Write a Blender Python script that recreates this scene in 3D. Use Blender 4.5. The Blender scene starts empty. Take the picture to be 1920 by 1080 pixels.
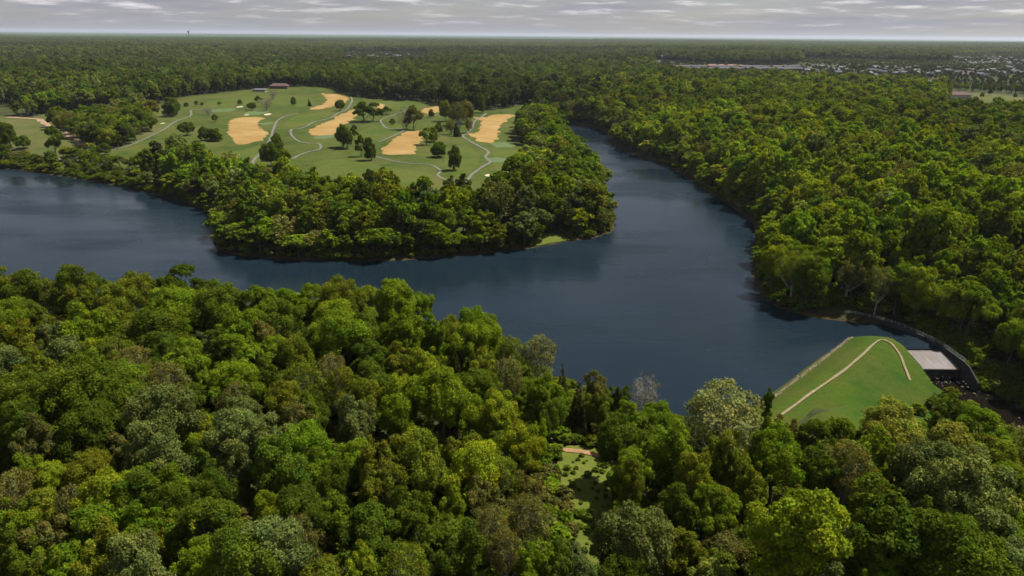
import bpy, bmesh, math, random
import numpy as np
from mathutils import Vector, Matrix
from mathutils.geometry import delaunay_2d_cdt

# ---------------------------------------------------------------- camera
scene = bpy.context.scene
col = scene.collection
cam_data = bpy.data.cameras.new('camera')
cam = bpy.data.objects.new('camera', cam_data)
col.objects.link(cam)
cam_data.sensor_width = 36.0
cam_data.lens = 36.0 * 1300 / 1920
cam_data.clip_start = 1.0
cam_data.clip_end = 120000.0
cam.matrix_world = Matrix.Translation((0, 0, 95)) @ Matrix.Rotation(math.radians(90 - 20.05), 4, 'X') @ Matrix.Rotation(math.radians(0.507), 4, 'Z')
scene.camera = cam

# ---------------------------------------------------------------- sky, sun, exposure
SUN_EL, SUN_AZ = math.radians(59), math.radians(66)          # azimuth from +y towards +x
world = bpy.data.worlds.new('World')
scene.world = world
world.use_nodes = True
wt = world.node_tree
wt.nodes.clear()
def wn(kind, **kw):
    n = wt.nodes.new(kind)
    for k, v in kw.items(): setattr(n, k, v)
    return n
w_out = wn('ShaderNodeOutputWorld'); w_bg = wn('ShaderNodeBackground')
w_sky = wn('ShaderNodeTexSky', sky_type='NISHITA', sun_disc=False, sun_elevation=SUN_EL, sun_rotation=SUN_AZ)
w_co = wn('ShaderNodeTexCoord'); w_sep = wn('ShaderNodeSeparateXYZ')
wt.links.new(w_co.outputs['Generated'], w_sep.inputs[0])
w_max = wn('ShaderNodeMath', operation='MAXIMUM'); w_max.inputs[1].default_value = 0.006
wt.links.new(w_sep.outputs['Z'], w_max.inputs[0])
w_add = wn('ShaderNodeMath', operation='ADD'); w_add.inputs[1].default_value = 0.07
wt.links.new(w_max.outputs[0], w_add.inputs[0])
w_cmb = wn('ShaderNodeCombineXYZ')
for i, ax in enumerate('XY'):                                 # a flat cloud deck seen in perspective
    d = wn('ShaderNodeMath', operation='DIVIDE')
    wt.links.new(w_sep.outputs[ax], d.inputs[0]); wt.links.new(w_add.outputs[0], d.inputs[1])
    wt.links.new(d.outputs[0], w_cmb.inputs[i])
w_n1 = wn('ShaderNodeTexNoise'); w_n1.inputs['Scale'].default_value = 1.15; w_n1.inputs['Detail'].default_value = 7; w_n1.inputs['Roughness'].default_value = .58
w_n2 = wn('ShaderNodeTexNoise'); w_n2.inputs['Scale'].default_value = 0.30; w_n2.inputs['Detail'].default_value = 5
wt.links.new(w_cmb.outputs[0], w_n1.inputs['Vector']); wt.links.new(w_cmb.outputs[0], w_n2.inputs['Vector'])
w_r1 = wn('ShaderNodeValToRGB')                               # grey bases to sunlit tops
w_r1.color_ramp.elements[0].position = .38; w_r1.color_ramp.elements[0].color = (3.35, 3.35, 3.8, 1)
w_r1.color_ramp.elements[1].position = .62; w_r1.color_ramp.elements[1].color = (8.2, 7.9, 8.3, 1)
e = w_r1.color_ramp.elements.new(.52); e.color = (4.0, 3.95, 4.4, 1)
w_soft = wn('ShaderNodeMapRange'); w_soft.inputs['From Max'].default_value = .04; w_soft.inputs['To Min'].default_value = .15   # far cloud melts into grey
wt.links.new(w_sep.outputs['Z'], w_soft.inputs['Value'])
w_flat = wn('ShaderNodeMix', data_type='FLOAT'); w_flat.inputs['A'].default_value = .47
wt.links.new(w_soft.outputs[0], w_flat.inputs['Factor']); wt.links.new(w_n1.outputs['Fac'], w_flat.inputs['B'])
wt.links.new(w_flat.outputs['Result'], w_r1.inputs[0])
w_r2 = wn('ShaderNodeValToRGB')
w_r2.color_ramp.elements[0].position = .40; w_r2.color_ramp.elements[0].color = (.55, .55, .55, 1)
w_r2.color_ramp.elements[1].position = .60; w_r2.color_ramp.elements[1].color = (1, 1, 1, 1)
wt.links.new(w_n2.outputs['Fac'], w_r2.inputs[0])
w_elev = wn('ShaderNodeMapRange'); w_elev.inputs['From Min'].default_value = .07; w_elev.inputs['From Max'].default_value = .75   # the deck closes up towards the horizon
w_elev.inputs['To Min'].default_value = 1.0; w_elev.inputs['To Max'].default_value = .0
wt.links.new(w_sep.outputs['Z'], w_elev.inputs['Value'])
w_cov = wn('ShaderNodeMath', operation='MULTIPLY'); wt.links.new(w_r2.outputs[0], w_cov.inputs[0])
w_lim = wn('ShaderNodeMapRange'); w_lim.inputs['To Min'].default_value = .5; w_lim.inputs['To Max'].default_value = .97
wt.links.new(w_elev.outputs[0], w_lim.inputs['Value']); wt.links.new(w_lim.outputs[0], w_cov.inputs[1])
w_mix = wn('ShaderNodeMix', data_type='RGBA')
wt.links.new(w_cov.outputs[0], w_mix.inputs['Factor']); wt.links.new(w_sky.outputs[0], w_mix.inputs['A']); wt.links.new(w_r1.outputs[0], w_mix.inputs['B'])
wt.links.new(w_mix.outputs['Result'], w_bg.inputs['Color'])
w_bg.inputs['Strength'].default_value = 0.061
wt.links.new(w_bg.outputs[0], w_out.inputs['Surface'])

sun_data = bpy.data.lights.new('sun', 'SUN')
sun_data.energy = 5.0
sun_data.angle = math.radians(0.53)
sun_data.color = (1.0, .95, .86)
sun = bpy.data.objects.new('sun', sun_data)
col.objects.link(sun)
sun.rotation_euler = Vector((math.cos(SUN_EL) * math.sin(SUN_AZ), math.cos(SUN_EL) * math.cos(SUN_AZ), math.sin(SUN_EL))).to_track_quat('Z', 'Y').to_euler()
HAZE_DENSITY = 2.4e-5
scene.view_settings.view_transform = 'Standard'
scene.view_settings.look = 'None'
scene.view_settings.exposure = 0.68
scene.view_settings.gamma = 1.0
scene.view_settings.use_curve_mapping = False
scene.cycles.max_bounces = 6
scene.cycles.diffuse_bounces = 2
scene.cycles.glossy_bounces = 2
scene.cycles.transmission_bounces = 3
scene.cycles.volume_bounces = 0
scene.cycles.use_adaptive_sampling = True
scene.cycles.adaptive_threshold = 0.02
scene.cycles.use_denoising = True

# ---------------------------------------------------------------- the place, in metres (x right, y away, z up; lake level 0)
LAKE = [(-566.6,532.7),(-470.6,525.8),(-375.7,505.8),(-343.6,492.6),(-309.0,476.4),(-269.2,454.4),(-237.6,433.9),(-203.3,411.0),(-172.6,379.9),(-153.0,344.2),(-135.5,307.3),(-115.8,298.8),(-95.3,294.6),(-61.7,293.3),(-38.7,298.6),(-14.9,305.9),(10.0,316.9),(26.0,327.4),(39.7,333.5),(50.6,343.8),(55.4,371.3),(59.0,412.7),(60.9,460.0),(60.8,507.6),(58.5,565.3),(56.0,653.2),(50.9,727.5),(52.0,771.3),(64.4,796.0),(83.6,778.2),(98.2,722.4),(93.6,655.5),(102.7,588.9),(118.1,553.4),(124.7,504.4),(127.5,444.3),(130.3,404.3),(130.9,367.0),(121.0,333.2),(105.9,290.4),(97.9,259.7),(98.3,245.7),(102.4,237.7),(106.7,233.6),(114.8,229.8),(123.0,227.1),(128.5,228.0),(134.5,220.0),(138.6,210.0),(139.5,206.5),(128.5,206.5),(124.0,210.5),(116.0,215.8),(93.5,192.7),(74.8,173.6),(66.0,161.0),(54.8,153.7),(45.0,152.8),(36.2,156.5),(27.3,161.7),(18.4,174.4),(6.6,186.7),(-10.1,202.5),(-29.1,218.0),(-48.9,226.1),(-77.0,225.4),(-104.5,223.8),(-144.1,227.8),(-183.8,230.4),(-223.5,232.0),(-275.8,236.1)]
DAM = [(72.8,159.6),(118.3,204.4)]
STREAM = [(133,189),(136,184),(140,178),(144,168),(150,155),(158,140),(170,120),(180,90),(190,40)]
NEAR_TREES = [(-161.6,206.9,10.9,19.6,'o'),(-148.1,198.3,11.6,20.6,'d'),(-145.9,202.0,9.4,16.7,'r'),(-130.1,190.9,14.5,22.9,'d'),(-133.2,205.7,11.6,18.4,'d'),(-123.7,184.5,11.7,19.5,'o'),(-115.0,185.6,11.5,19.3,'o'),(-115.8,201.3,12.2,19.2,'o'),(-113.6,202.6,8.8,14.9,'y'),(-106.7,208.6,12.3,22.1,'d'),(-94.6,178.4,11.8,20.4,'b'),(-97.2,199.2,9.4,16.1,'b'),(-81.8,180.1,12.6,20.9,'d'),(-72.3,183.0,10.5,19.4,'b'),(-133.4,168.3,10.2,18.7,'b'),(-133.5,175.5,9.3,17.4,'d'),(-103.7,153.5,14.8,23.6,'b'),(-99.6,158.3,12.0,20.2,'o'),(-110.8,153.3,11.1,19.5,'g'),(-87.6,154.5,13.4,20.7,'d'),(-85.9,164.6,8.0,14.9,'b'),(-68.9,155.9,13.8,21.9,'b'),(-115.5,146.4,11.9,21.2,'o'),(-103.8,145.9,10.6,17.2,'g'),(-96.4,145.0,9.4,17.1,'y'),(-92.5,146.4,9.4,17.5,'o'),(-86.5,143.8,9.2,15.7,'r'),(-81.2,148.0,9.2,17.3,'d'),(-72.4,141.0,10.4,19.0,'b'),(-62.6,144.4,12.1,18.9,'b'),(-68.0,145.9,7.1,14.4,'d'),(-110.5,136.5,11.4,18.0,'g'),(-103.1,135.7,11.1,19.0,'o'),(-86.8,124.4,13.3,21.8,'d'),(-83.6,134.4,9.6,16.2,'b'),(-73.0,132.6,10.1,17.1,'r'),(-70.7,138.7,7.7,15.1,'b'),(-59.7,133.0,9.8,16.7,'b'),(-101.7,125.3,10.6,17.4,'d'),(-96.4,124.3,10.3,18.5,'d'),(-76.4,122.3,11.2,19.0,'d'),(-66.3,115.5,12.0,21.0,'g'),(-66.7,129.7,7.4,13.5,'d'),(-57.7,128.1,7.9,14.3,'r'),(-52.2,118.4,8.9,16.7,'g'),(-73.4,187.3,10.7,18.5,'b'),(-70.3,199.4,8.1,15.0,'b'),(-59.6,187.3,11.6,18.9,'b'),(-61.0,170.6,11.7,18.4,'d'),(-48.4,182.4,12.1,21.6,'o'),(-47.8,214.2,8.4,14.5,'y'),(-33.5,186.3,13.2,22.9,'b'),(-30.0,205.3,8.9,15.7,'b'),(-67.3,163.0,9.5,17.9,'b'),(-47.7,169.1,11.4,19.1,'y'),(-41.5,153.8,12.2,21.7,'b'),(-36.7,161.6,10.9,18.8,'d'),(-26.5,161.7,13.4,21.3,'b'),(-22.0,173.2,9.5,17.4,'b'),(-17.3,179.0,7.9,15.0,'o'),(-11.2,183.3,10.0,18.0,'b'),(-8.9,162.8,11.7,19.7,'b'),(-2.9,172.1,8.6,14.9,'y'),(-60.7,159.6,9.3,16.8,'r'),(-55.4,147.2,10.4,17.0,'b'),(-49.9,144.2,10.1,18.1,'o'),(-62.3,148.6,8.0,15.0,'b'),(-41.2,140.4,9.0,15.9,'r'),(-33.3,147.7,9.2,17.2,'d'),(-26.4,148.2,10.1,16.8,'o'),(-18.3,142.0,11.2,18.9,'y'),(-13.8,156.1,5.6,14.6,'c'),(-6.8,148.3,10.0,17.2,'o'),(-54.4,137.7,8.2,15.6,'d'),(-44.9,133.4,9.5,17.1,'o'),(-37.2,134.5,7.9,15.5,'o'),(-29.9,134.0,9.3,17.7,'d'),(-22.9,129.2,9.0,16.7,'y'),(-14.4,124.3,12.2,21.4,'b'),(-7.7,137.7,9.4,15.9,'d'),(-45.7,124.7,9.1,16.7,'o'),(-31.4,129.4,7.6,15.0,'o'),(-8.8,128.7,7.5,13.9,'b'),(-2.4,126.6,8.8,16.0,'y'),(-43.7,123.3,7.5,14.1,'r'),(-40.6,124.6,6.0,14.9,'b'),(-29.9,116.5,11.2,18.6,'g'),(-22.8,123.0,8.7,15.5,'b'),(6.6,167.6,10.2,16.6,'s'),(-0.8,166.9,8.3,15.1,'o'),(-2.1,144.6,9.8,17.5,'r'),(7.5,134.4,10.0,18.6,'b'),(12.7,153.1,5.2,14.8,'c'),(15.5,142.7,6.6,14.8,'c'),(20.3,147.5,8.4,16.5,'r'),(20.4,139.8,7.3,13.4,'o'),(33.0,148.7,8.7,16.4,'w'),(25.8,146.0,6.1,13.3,'d'),(25.6,132.2,7.8,14.3,'b'),(32.3,135.0,7.2,13.2,'b'),(31.1,112.1,10.3,18.8,'b'),(20.7,117.6,8.5,16.1,'d'),(42.1,120.5,16.8,23.7,'s'),(5.0,118.9,5.6,14.1,'b'),(8.2,132.7,6.9,13.5,'d'),(-7.3,109.2,7.9,14.7,'o'),(1.8,113.9,8.2,15.1,'y'),(22.4,109.5,8.1,14.1,'b'),(-92.8,113.0,9.8,18.0,'d'),(-87.7,111.3,9.5,16.4,'r'),(-79.0,112.4,10.8,18.5,'d'),(-61.9,103.7,12.6,19.7,'g'),(-70.2,108.0,8.9,14.9,'r'),(-60.7,116.1,8.2,14.5,'y'),(-50.4,110.0,11.2,18.7,'g'),(-55.0,104.9,7.6,15.2,'d'),(-47.9,102.8,8.1,15.7,'g'),(-72.4,100.5,8.6,15.6,'o'),(-78.8,100.1,6.6,13.9,'y'),(-83.9,101.3,7.5,14.5,'b'),(-82.2,95.0,8.0,15.5,'r'),(-80.9,99.0,5.9,13.7,'o'),(-64.9,93.5,8.7,16.5,'y'),(-60.8,95.6,8.7,15.6,'d'),(-55.9,96.4,9.3,16.7,'b'),(-54.2,93.7,6.5,14.5,'d'),(-50.1,96.4,7.2,14.0,'d'),(-75.0,85.9,9.4,17.2,'b'),(-70.0,84.3,7.9,15.1,'r'),(-76.4,93.4,7.1,13.0,'o'),(-71.6,94.2,7.0,13.1,'r'),(-63.6,86.1,9.7,16.2,'b'),(-56.2,87.3,8.9,15.3,'b'),(-46.3,85.6,10.2,17.1,'d'),(-57.5,80.2,10.9,17.6,'o'),(-52.5,84.9,7.4,13.5,'o'),(-71.0,80.3,7.8,14.7,'d'),(-64.2,78.2,7.5,14.8,'b'),(-51.9,76.0,10.4,17.7,'g'),(-44.6,81.1,7.1,13.7,'b'),(-37.4,77.7,10.0,17.3,'d'),(-43.4,107.4,10.8,19.1,'g'),(-38.0,110.3,8.9,16.7,'b'),(-39.1,99.7,10.2,18.9,'d'),(-32.7,103.4,8.5,15.2,'b'),(-23.0,105.0,9.7,17.6,'o'),(-17.2,106.2,9.7,16.7,'o'),(-38.4,91.5,5.5,14.6,'y'),(-34.1,92.9,8.0,14.2,'d'),(-27.5,104.9,7.8,15.3,'b'),(-21.2,101.6,7.6,14.3,'o'),(-23.1,98.1,7.5,14.5,'o'),(-15.8,90.9,8.8,15.9,'d'),(-11.7,110.3,6.7,13.6,'o'),(-6.1,103.1,9.4,16.7,'y'),(-9.6,94.0,7.2,13.1,'y'),(-4.4,98.1,7.4,13.1,'r'),(-21.6,86.0,9.1,16.4,'d'),(-35.2,79.5,10.1,17.6,'g'),(-31.5,84.1,6.9,14.7,'r'),(-21.0,83.6,7.9,13.7,'d'),(-20.4,79.3,6.0,14.1,'y'),(-15.1,78.3,8.1,14.9,'o'),(-6.9,82.3,8.8,16.0,'d'),(-3.1,88.3,6.3,14.4,'r'),(-14.1,86.5,6.8,14.0,'d'),(-30.2,100.6,6.4,14.1,'d'),(2.9,90.9,7.3,14.0,'r'),(1.7,98.5,7.1,14.2,'r'),(-2.3,105.9,7.1,13.5,'o'),(18.8,84.4,10.3,18.0,'g'),(7.0,81.4,5.0,14.3,'d'),(23.9,113.5,9.7,16.3,'d'),(21.0,103.2,5.2,15.0,'o'),(33.1,104.8,8.0,15.3,'o'),(40.0,111.0,9.1,17.3,'o'),(27.8,96.3,8.7,15.3,'d'),(34.2,96.5,8.2,15.0,'b'),(2.6,80.5,6.5,13.5,'b'),(11.0,78.4,5.4,13.1,'g'),(16.2,80.4,6.6,13.1,'d'),(-0.4,83.9,6.1,13.5,'r'),(63.6,152.1,4.5,10.5,'d'),(55.7,130.0,7.3,13.3,'o'),(57.4,124.6,6.0,14.4,'r'),(62.0,122.4,8.7,15.1,'d'),(68.5,123.4,8.9,15.0,'b'),(76.8,120.7,12.9,20.5,'p'),(70.9,114.2,10.2,18.2,'p'),(99.9,140.7,9.9,17.4,'d'),(98.4,125.9,12.5,21.0,'b'),(82.0,111.4,13.2,21.7,'p'),(50.1,111.5,10.7,17.9,'b'),(66.5,110.5,11.1,19.0,'b'),(61.7,107.1,9.4,17.6,'r'),(66.6,107.3,8.1,14.3,'y'),(103.5,123.6,10.8,19.2,'r'),(74.8,103.4,13.2,21.1,'g'),(73.4,94.6,15.3,23.6,'g'),(93.1,114.8,11.7,19.3,'o'),(88.1,104.3,11.7,18.7,'b'),(56.2,106.3,8.5,16.4,'d'),(42.4,82.2,16.6,24.5,'y'),(58.8,95.3,10.7,17.6,'o'),(55.3,83.0,16.9,23.3,'d'),(64.3,88.1,11.7,18.6,'d'),(74.1,90.9,11.1,18.2,'g'),(80.0,90.2,9.9,17.2,'b'),(43.5,78.7,8.7,15.9,'g'),(52.2,78.6,8.3,16.3,'b'),(60.2,74.9,13.0,22.7,'d'),(73.4,82.4,9.3,16.0,'g'),(53.0,87.1,7.6,14.4,'g'),(42.4,102.3,8.0,15.7,'o'),(59.3,81.0,8.7,14.9,'o')]
LONE_TREES = [(-354.1,859.0,4.3,5.2,'d'),(-332.4,866.4,5.7,6.7,'d'),(-299.8,816.2,8.1,9.1,'d'),(-281.3,810.3,14.6,16.5,'w'),(-318.6,890.4,8.8,9.1,'d'),(-314.5,935.1,10.7,12.7,'w'),(-267.8,869.3,6.3,11.0,'d'),(-247.9,867.7,6.3,9.4,'c'),(-199.8,820.3,9.1,12.9,'d'),(-155.1,733.4,17.4,21.7,'d'),(-144.8,731.4,16.2,20.4,'d'),(-138.1,566.8,10.0,18.9,'d'),(-133.2,562.1,9.0,15.9,'d'),(-136.7,606.6,6.3,13.1,'d'),(-115.2,527.2,8.0,16.6,'d'),(-103.8,509.9,8.9,16.9,'d'),(-140.9,785.4,9.3,9.6,'d'),(-100.7,663.9,14.6,21.7,'w'),(-93.7,663.9,14.6,22.7,'r'),(-119.9,700.9,5.5,6.3,'o'),(-88.4,759.9,5.9,8.6,'d'),(-65.6,624.1,6.3,13.2,'d'),(-72.0,581.9,9.1,15.2,'b'),(-67.4,596.8,8.4,12.6,'o'),(-56.9,530.0,11.6,12.1,'d'),(-40.3,470.6,8.9,17.7,'d'),(-60.2,696.0,11.9,22.5,'r'),(-52.0,683.3,13.8,25.4,'r'),(-46.7,714.7,12.2,23.1,'r'),(-56.2,636.7,7.9,14.4,'r'),(-49.9,629.1,9.8,16.3,'c'),(-40.8,652.3,7.1,14.8,'r'),(-69.3,726.1,11.3,21.1,'o'),(-35.4,816.4,8.8,19.7,'d'),(-289.0,622.6,11.2,12.2,'d'),(-262.4,596.1,7.6,12.6,'d'),(-253.1,596.7,12.1,10.5,'d'),(-259.1,601.5,7.1,9.5,'d'),(-303.8,721.0,6.7,8.2,'d'),(-332.3,773.2,8.5,9.5,'w'),(-363.5,754.0,14.9,20.2,'d'),(-366.0,769.5,10.5,17.8,'d'),(-386.8,842.9,5.0,5.2,'d'),(-377.8,849.9,5.0,6.7,'d'),(-372.0,851.3,4.3,4.5,'d'),(-403.5,561.4,11.8,21.2,'d'),(-391.6,559.0,10.6,10.5,'d'),(-348.3,529.5,12.3,23.6,'d'),(-408.2,557.5,10.7,14.5,'d'),(-433.7,670.9,14.8,16.7,'d'),(-407.9,641.8,15.3,18.4,'r'),(-390.9,623.8,14.8,20.2,'r'),(-375.4,607.7,15.5,18.4,'d'),(-357.2,588.0,14.9,16.6,'o'),(-340.5,574.2,15.5,18.3,'d'),(-325.5,561.0,14.1,15.7,'o'),(-311.2,530.9,10.5,9.9,'d'),(-338.9,598.2,14.9,18.8,'o'),(-321.6,577.3,14.4,18.1,'d'),(-339.8,625.8,16.6,24.1,'d'),(-335.9,632.2,16.6,23.1,'d'),(-334.1,642.2,13.5,17.5,'d'),(-401.7,671.8,7.3,8.8,'c'),(-389.2,688.2,14.7,16.5,'r'),(-373.7,684.5,15.7,16.3,'d'),(-169.2,483.9,12.0,16.6,'d'),(-172.4,510.1,10.9,17.5,'d'),(-163.8,496.5,9.0,10.2,'o'),(-192.4,568.6,7.5,11.6,'d'),(-85.4,413.0,8.0,11.7,'d')]
OPEN_AREAS = {'bank_grass': [(10.5,318.1),(12.3,327.0),(16.2,333.0),(22.3,333.3),(27.7,329.5),(23.3,326.1)],'creek_meadow': [(-499.1,736.0),(-483.7,793.3),(-427.6,814.1),(-422.5,852.1),(-344.2,724.0),(-314.6,584.6),(-325.1,541.2),(-445.3,678.8)],'west_field': [(-570.7,698.7),(-517.1,736.5),(-480.3,720.2),(-445.3,678.8),(-385.3,612.9),(-329.9,549.7),(-335.7,539.4),(-338.8,525.1),(-309.0,477.7),(-339.4,511.6),(-365.6,527.7),(-401.3,544.3),(-455.8,549.8)],'course': [(-323.9,539.1),(-315.1,584.5),(-341.7,716.2),(-349.4,698.5),(-399.5,767.3),(-425.4,809.8),(-422.5,852.1),(-434.6,943.6),(-416.1,993.2),(-392.7,1072.6),(-367.2,1117.1),(-306.5,1138.4),(-235.8,1012.5),(-198.8,977.1),(-120.1,930.5),(-87.2,877.0),(-27.1,843.5),(14.9,911.7),(30.0,892.2),(26.3,831.0),(12.9,768.7),(5.9,689.0),(5.5,621.2),(12.9,567.0),(11.1,478.8),(0.1,418.2),(-14.7,364.0),(-28.2,353.1),(-62.4,358.3),(-99.8,372.5),(-121.0,384.6),(-143.8,398.4),(-171.8,423.0),(-199.4,458.6),(-236.3,493.2),(-254.4,491.2),(-274.0,488.5),(-297.1,506.6)]}
STRAW = [[(-292.2,727.7),(-292.6,750.9),(-284.4,759.4),(-273.3,760.4),(-264.2,753.8),(-262.6,727.5),(-253.8,702.2),(-238.0,668.4),(-225.8,643.9),(-218.0,619.3),(-217.3,598.2),(-221.2,583.6),(-229.8,582.9),(-240.0,598.0),(-257.9,637.5),(-277.2,686.1)],[(-272.7,1018.4),(-262.3,1004.3),(-255.0,1014.0),(-241.2,1003.4),(-225.9,975.0),(-216.5,932.8),(-216.1,895.3),(-219.6,868.3),(-223.8,841.9),(-231.5,828.6),(-240.4,844.9),(-237.9,876.6),(-240.8,913.5),(-249.6,954.0)],[(-192.4,660.6),(-193.3,686.2),(-194.4,710.1),(-191.7,742.8),(-190.6,786.0),(-189.0,832.9),(-181.6,833.0),(-173.6,795.1),(-169.9,758.3),(-168.7,727.2),(-171.2,702.6),(-162.2,643.2),(-168.0,637.2),(-175.5,634.4),(-183.5,640.8)],[(-102.7,545.2),(-106.2,574.8),(-102.9,603.3),(-99.5,645.7),(-92.2,653.0),(-83.4,654.0),(-79.4,609.9),(-79.3,576.6),(-78.4,556.5),(-77.7,542.7),(-87.2,536.9),(-98.2,538.3)],[(-41.1,648.9),(-34.5,654.8),(-33.1,689.2),(-33.7,736.2),(-42.1,768.3),(-31.5,779.4),(-20.0,810.1),(0.1,814.2),(-6.8,768.2),(-12.5,701.0),(-14.0,646.4),(-15.0,608.6),(-26.4,605.0),(-33.8,622.7)],[(-105.6,819.9),(-102.1,853.4),(-89.9,864.8),(-83.7,815.3),(-92.3,794.7),(-97.1,789.4)],[(-175.5,899.6),(-164.3,905.2),(-154.9,851.5),(-161.4,845.4)]]
FAIRWAYS = [[(-220.1,534.7),(-211.6,562.9),(-199.3,591.4),(-165.3,510.0),(-161.3,451.2),(-192.9,479.2)],[(-142.6,498.6),(-126.5,511.3),(-89.9,482.3),(-57.1,456.9),(-33.7,427.1),(-42.6,384.5),(-80.7,395.2),(-119.5,425.1)],[(-44.9,586.6),(-33.6,569.6),(-24.9,522.7),(-29.3,462.8),(-39.0,451.0),(-51.7,517.8)],[(-231.2,783.4),(-202.8,838.4),(-201.2,781.3),(-207.9,701.1),(-223.5,683.2),(-237.0,744.5)],[(-140.5,682.1),(-119.1,708.9),(-95.1,652.8),(-111.2,603.7),(-122.1,589.0),(-139.6,607.1)],[(-13.8,561.1),(1.2,576.9),(5.2,527.8),(1.1,460.0),(-9.7,467.3),(-14.6,512.1)],[(-382.8,894.8),(-350.3,953.7),(-293.4,977.6),(-256.6,921.6),(-259.0,859.0),(-308.3,853.0),(-345.1,833.0)],[(-184.2,938.6),(-124.7,912.5),(-105.5,865.7),(-126.4,831.4),(-147.3,844.5)]]
PATHS = [(2.1,[(-239.3,791.2),(-242.6,782.4),(-247.7,766.3),(-245.7,736.4),(-235.0,694.8),(-226.0,662.5),(-211.1,608.2),(-197.0,545.4),(-190.3,510.7),(-181.5,478.4)]),(2.1,[(-223.3,982.7),(-211.2,934.1),(-196.6,838.9),(-196.7,794.5),(-196.2,765.6),(-199.9,746.3),(-205.8,726.4),(-204.2,697.3),(-206.3,677.4),(-211.1,672.9),(-205.2,648.3),(-192.5,617.2),(-182.0,598.8),(-171.7,589.6),(-163.2,586.3),(-156.5,569.2),(-155.2,556.1),(-159.6,545.8),(-162.9,531.4),(-162.9,512.4)]),(2.0,[(-118.7,867.0),(-126.8,809.6),(-133.2,771.5),(-138.5,742.4),(-131.1,707.4),(-120.0,673.8),(-107.4,668.1),(-102.1,652.9),(-107.5,617.0),(-113.6,591.2)]),(2.0,[(-111.0,532.5),(-104.0,527.9),(-94.2,515.4),(-77.8,498.1),(-60.3,492.8),(-52.8,479.3),(-48.7,464.6),(-49.1,450.8),(-44.5,439.5),(-35.6,434.6),(-29.5,423.3)]),(2.1,[(-31.1,813.8),(-39.9,738.4),(-40.0,690.4),(-42.2,651.8),(-45.2,630.8),(-33.8,597.2),(-23.3,571.8),(-19.6,555.2),(-21.4,535.7),(-17.0,514.1),(-21.6,491.2),(-26.9,459.4),(-29.8,427.9)]),(2.0,[(-337.2,828.7),(-359.5,822.6),(-369.5,815.8),(-347.0,761.6),(-341.0,712.3),(-325.0,653.8),(-317.6,612.5),(-314.1,579.9),(-315.4,563.8),(-321.9,552.1),(-334.8,556.2),(-345.1,549.8),(-346.2,536.2),(-338.0,517.1)]),(6.0,[(-523.1,731.4),(-503.4,727.4),(-485.5,723.1),(-450.3,682.8),(-422.0,648.0),(-389.7,615.5),(-359.8,583.2),(-336.9,558.4)])]
BUNKERS = [(-290.9,774.4,6.4),(-269.9,779.7,10.2),(-15.8,456.2,6.8),(-346.9,698.8,6.0),(-325.4,847.5,9.8)]
GREENS = [(-249.9,715.8,12.9),(-167.9,627.5,20.2),(-9.2,596.0,20.4),(-286.5,795.5,26.1),(-333.4,819.1,27.3),(-12.9,524.7,16.4)]
SPOTS = {'clubhouse': (-356.0,1094.0),'shed': (-364.0,1030.0),'house_a': (-468.0,845.0),'house_b': (-441.0,837.0),'white_long': (621.0,1007.0),'road_a': (804.0,1397.0),'road_b': (728.0,1248.0),'tower': (-790.0,7669.0),'mast': (-3689.0,8352.0),'lot': (599.0,865.0),'lawn': (659.0,998.0),'bridge': (-325.0,543.0),'water_tower2': (428.0,2117.0)}
DAM_PATH = [(64.3,151.0),(72.8,159.6),(84.1,170.2),(96.6,181.7),(108.5,193.9),(115.5,201.5),(119.0,204.4),(120.9,202.6),(121.2,198.9),(120.8,194.6),(119.5,189.7),(117.8,183.4)]
DAM_EDGE = [(73.0,170.4),(85.0,182.9),(99.3,198.1),(108.8,208.1),(117.1,217.4)]
CREEK = [(-432.7,662.8),(-450.2,735.4),(-434.4,773.3),(-397.8,781.5),(-329.9,649.6),(-314.8,575.3),(-317.5,547.8),(-344.4,569.5),(-389.2,615.5)]
CLEAR = [(10.4,132.2),(16.1,135.9),(21.4,132.3),(22.1,123.4),(20.2,113.5),(18.6,101.1),(16.1,90.3),(11.2,89.7),(10.5,102.1),(10.0,114.3),(9.3,125.0)]
TRAIL = [(9.8,133.2),(12.3,131.5),(15.0,131.5),(17.9,130.7),(20.3,129.3),(23.2,126.7)]
SUBURB_ZONES = [(0.224,0.416,1623,2225,0.1),(0.393,0.711,1533,2825,0.45),(0.594,0.707,2548,4594,0.45),(-0.237,-0.119,2513,3542,0.6),(0.598,0.722,987,1379,0.04),(0.571,0.587,1406,1673,0.05),(0.676,0.726,1013,1147,0.02),(0.191,0.24,1787,2338,0.3)]
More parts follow.
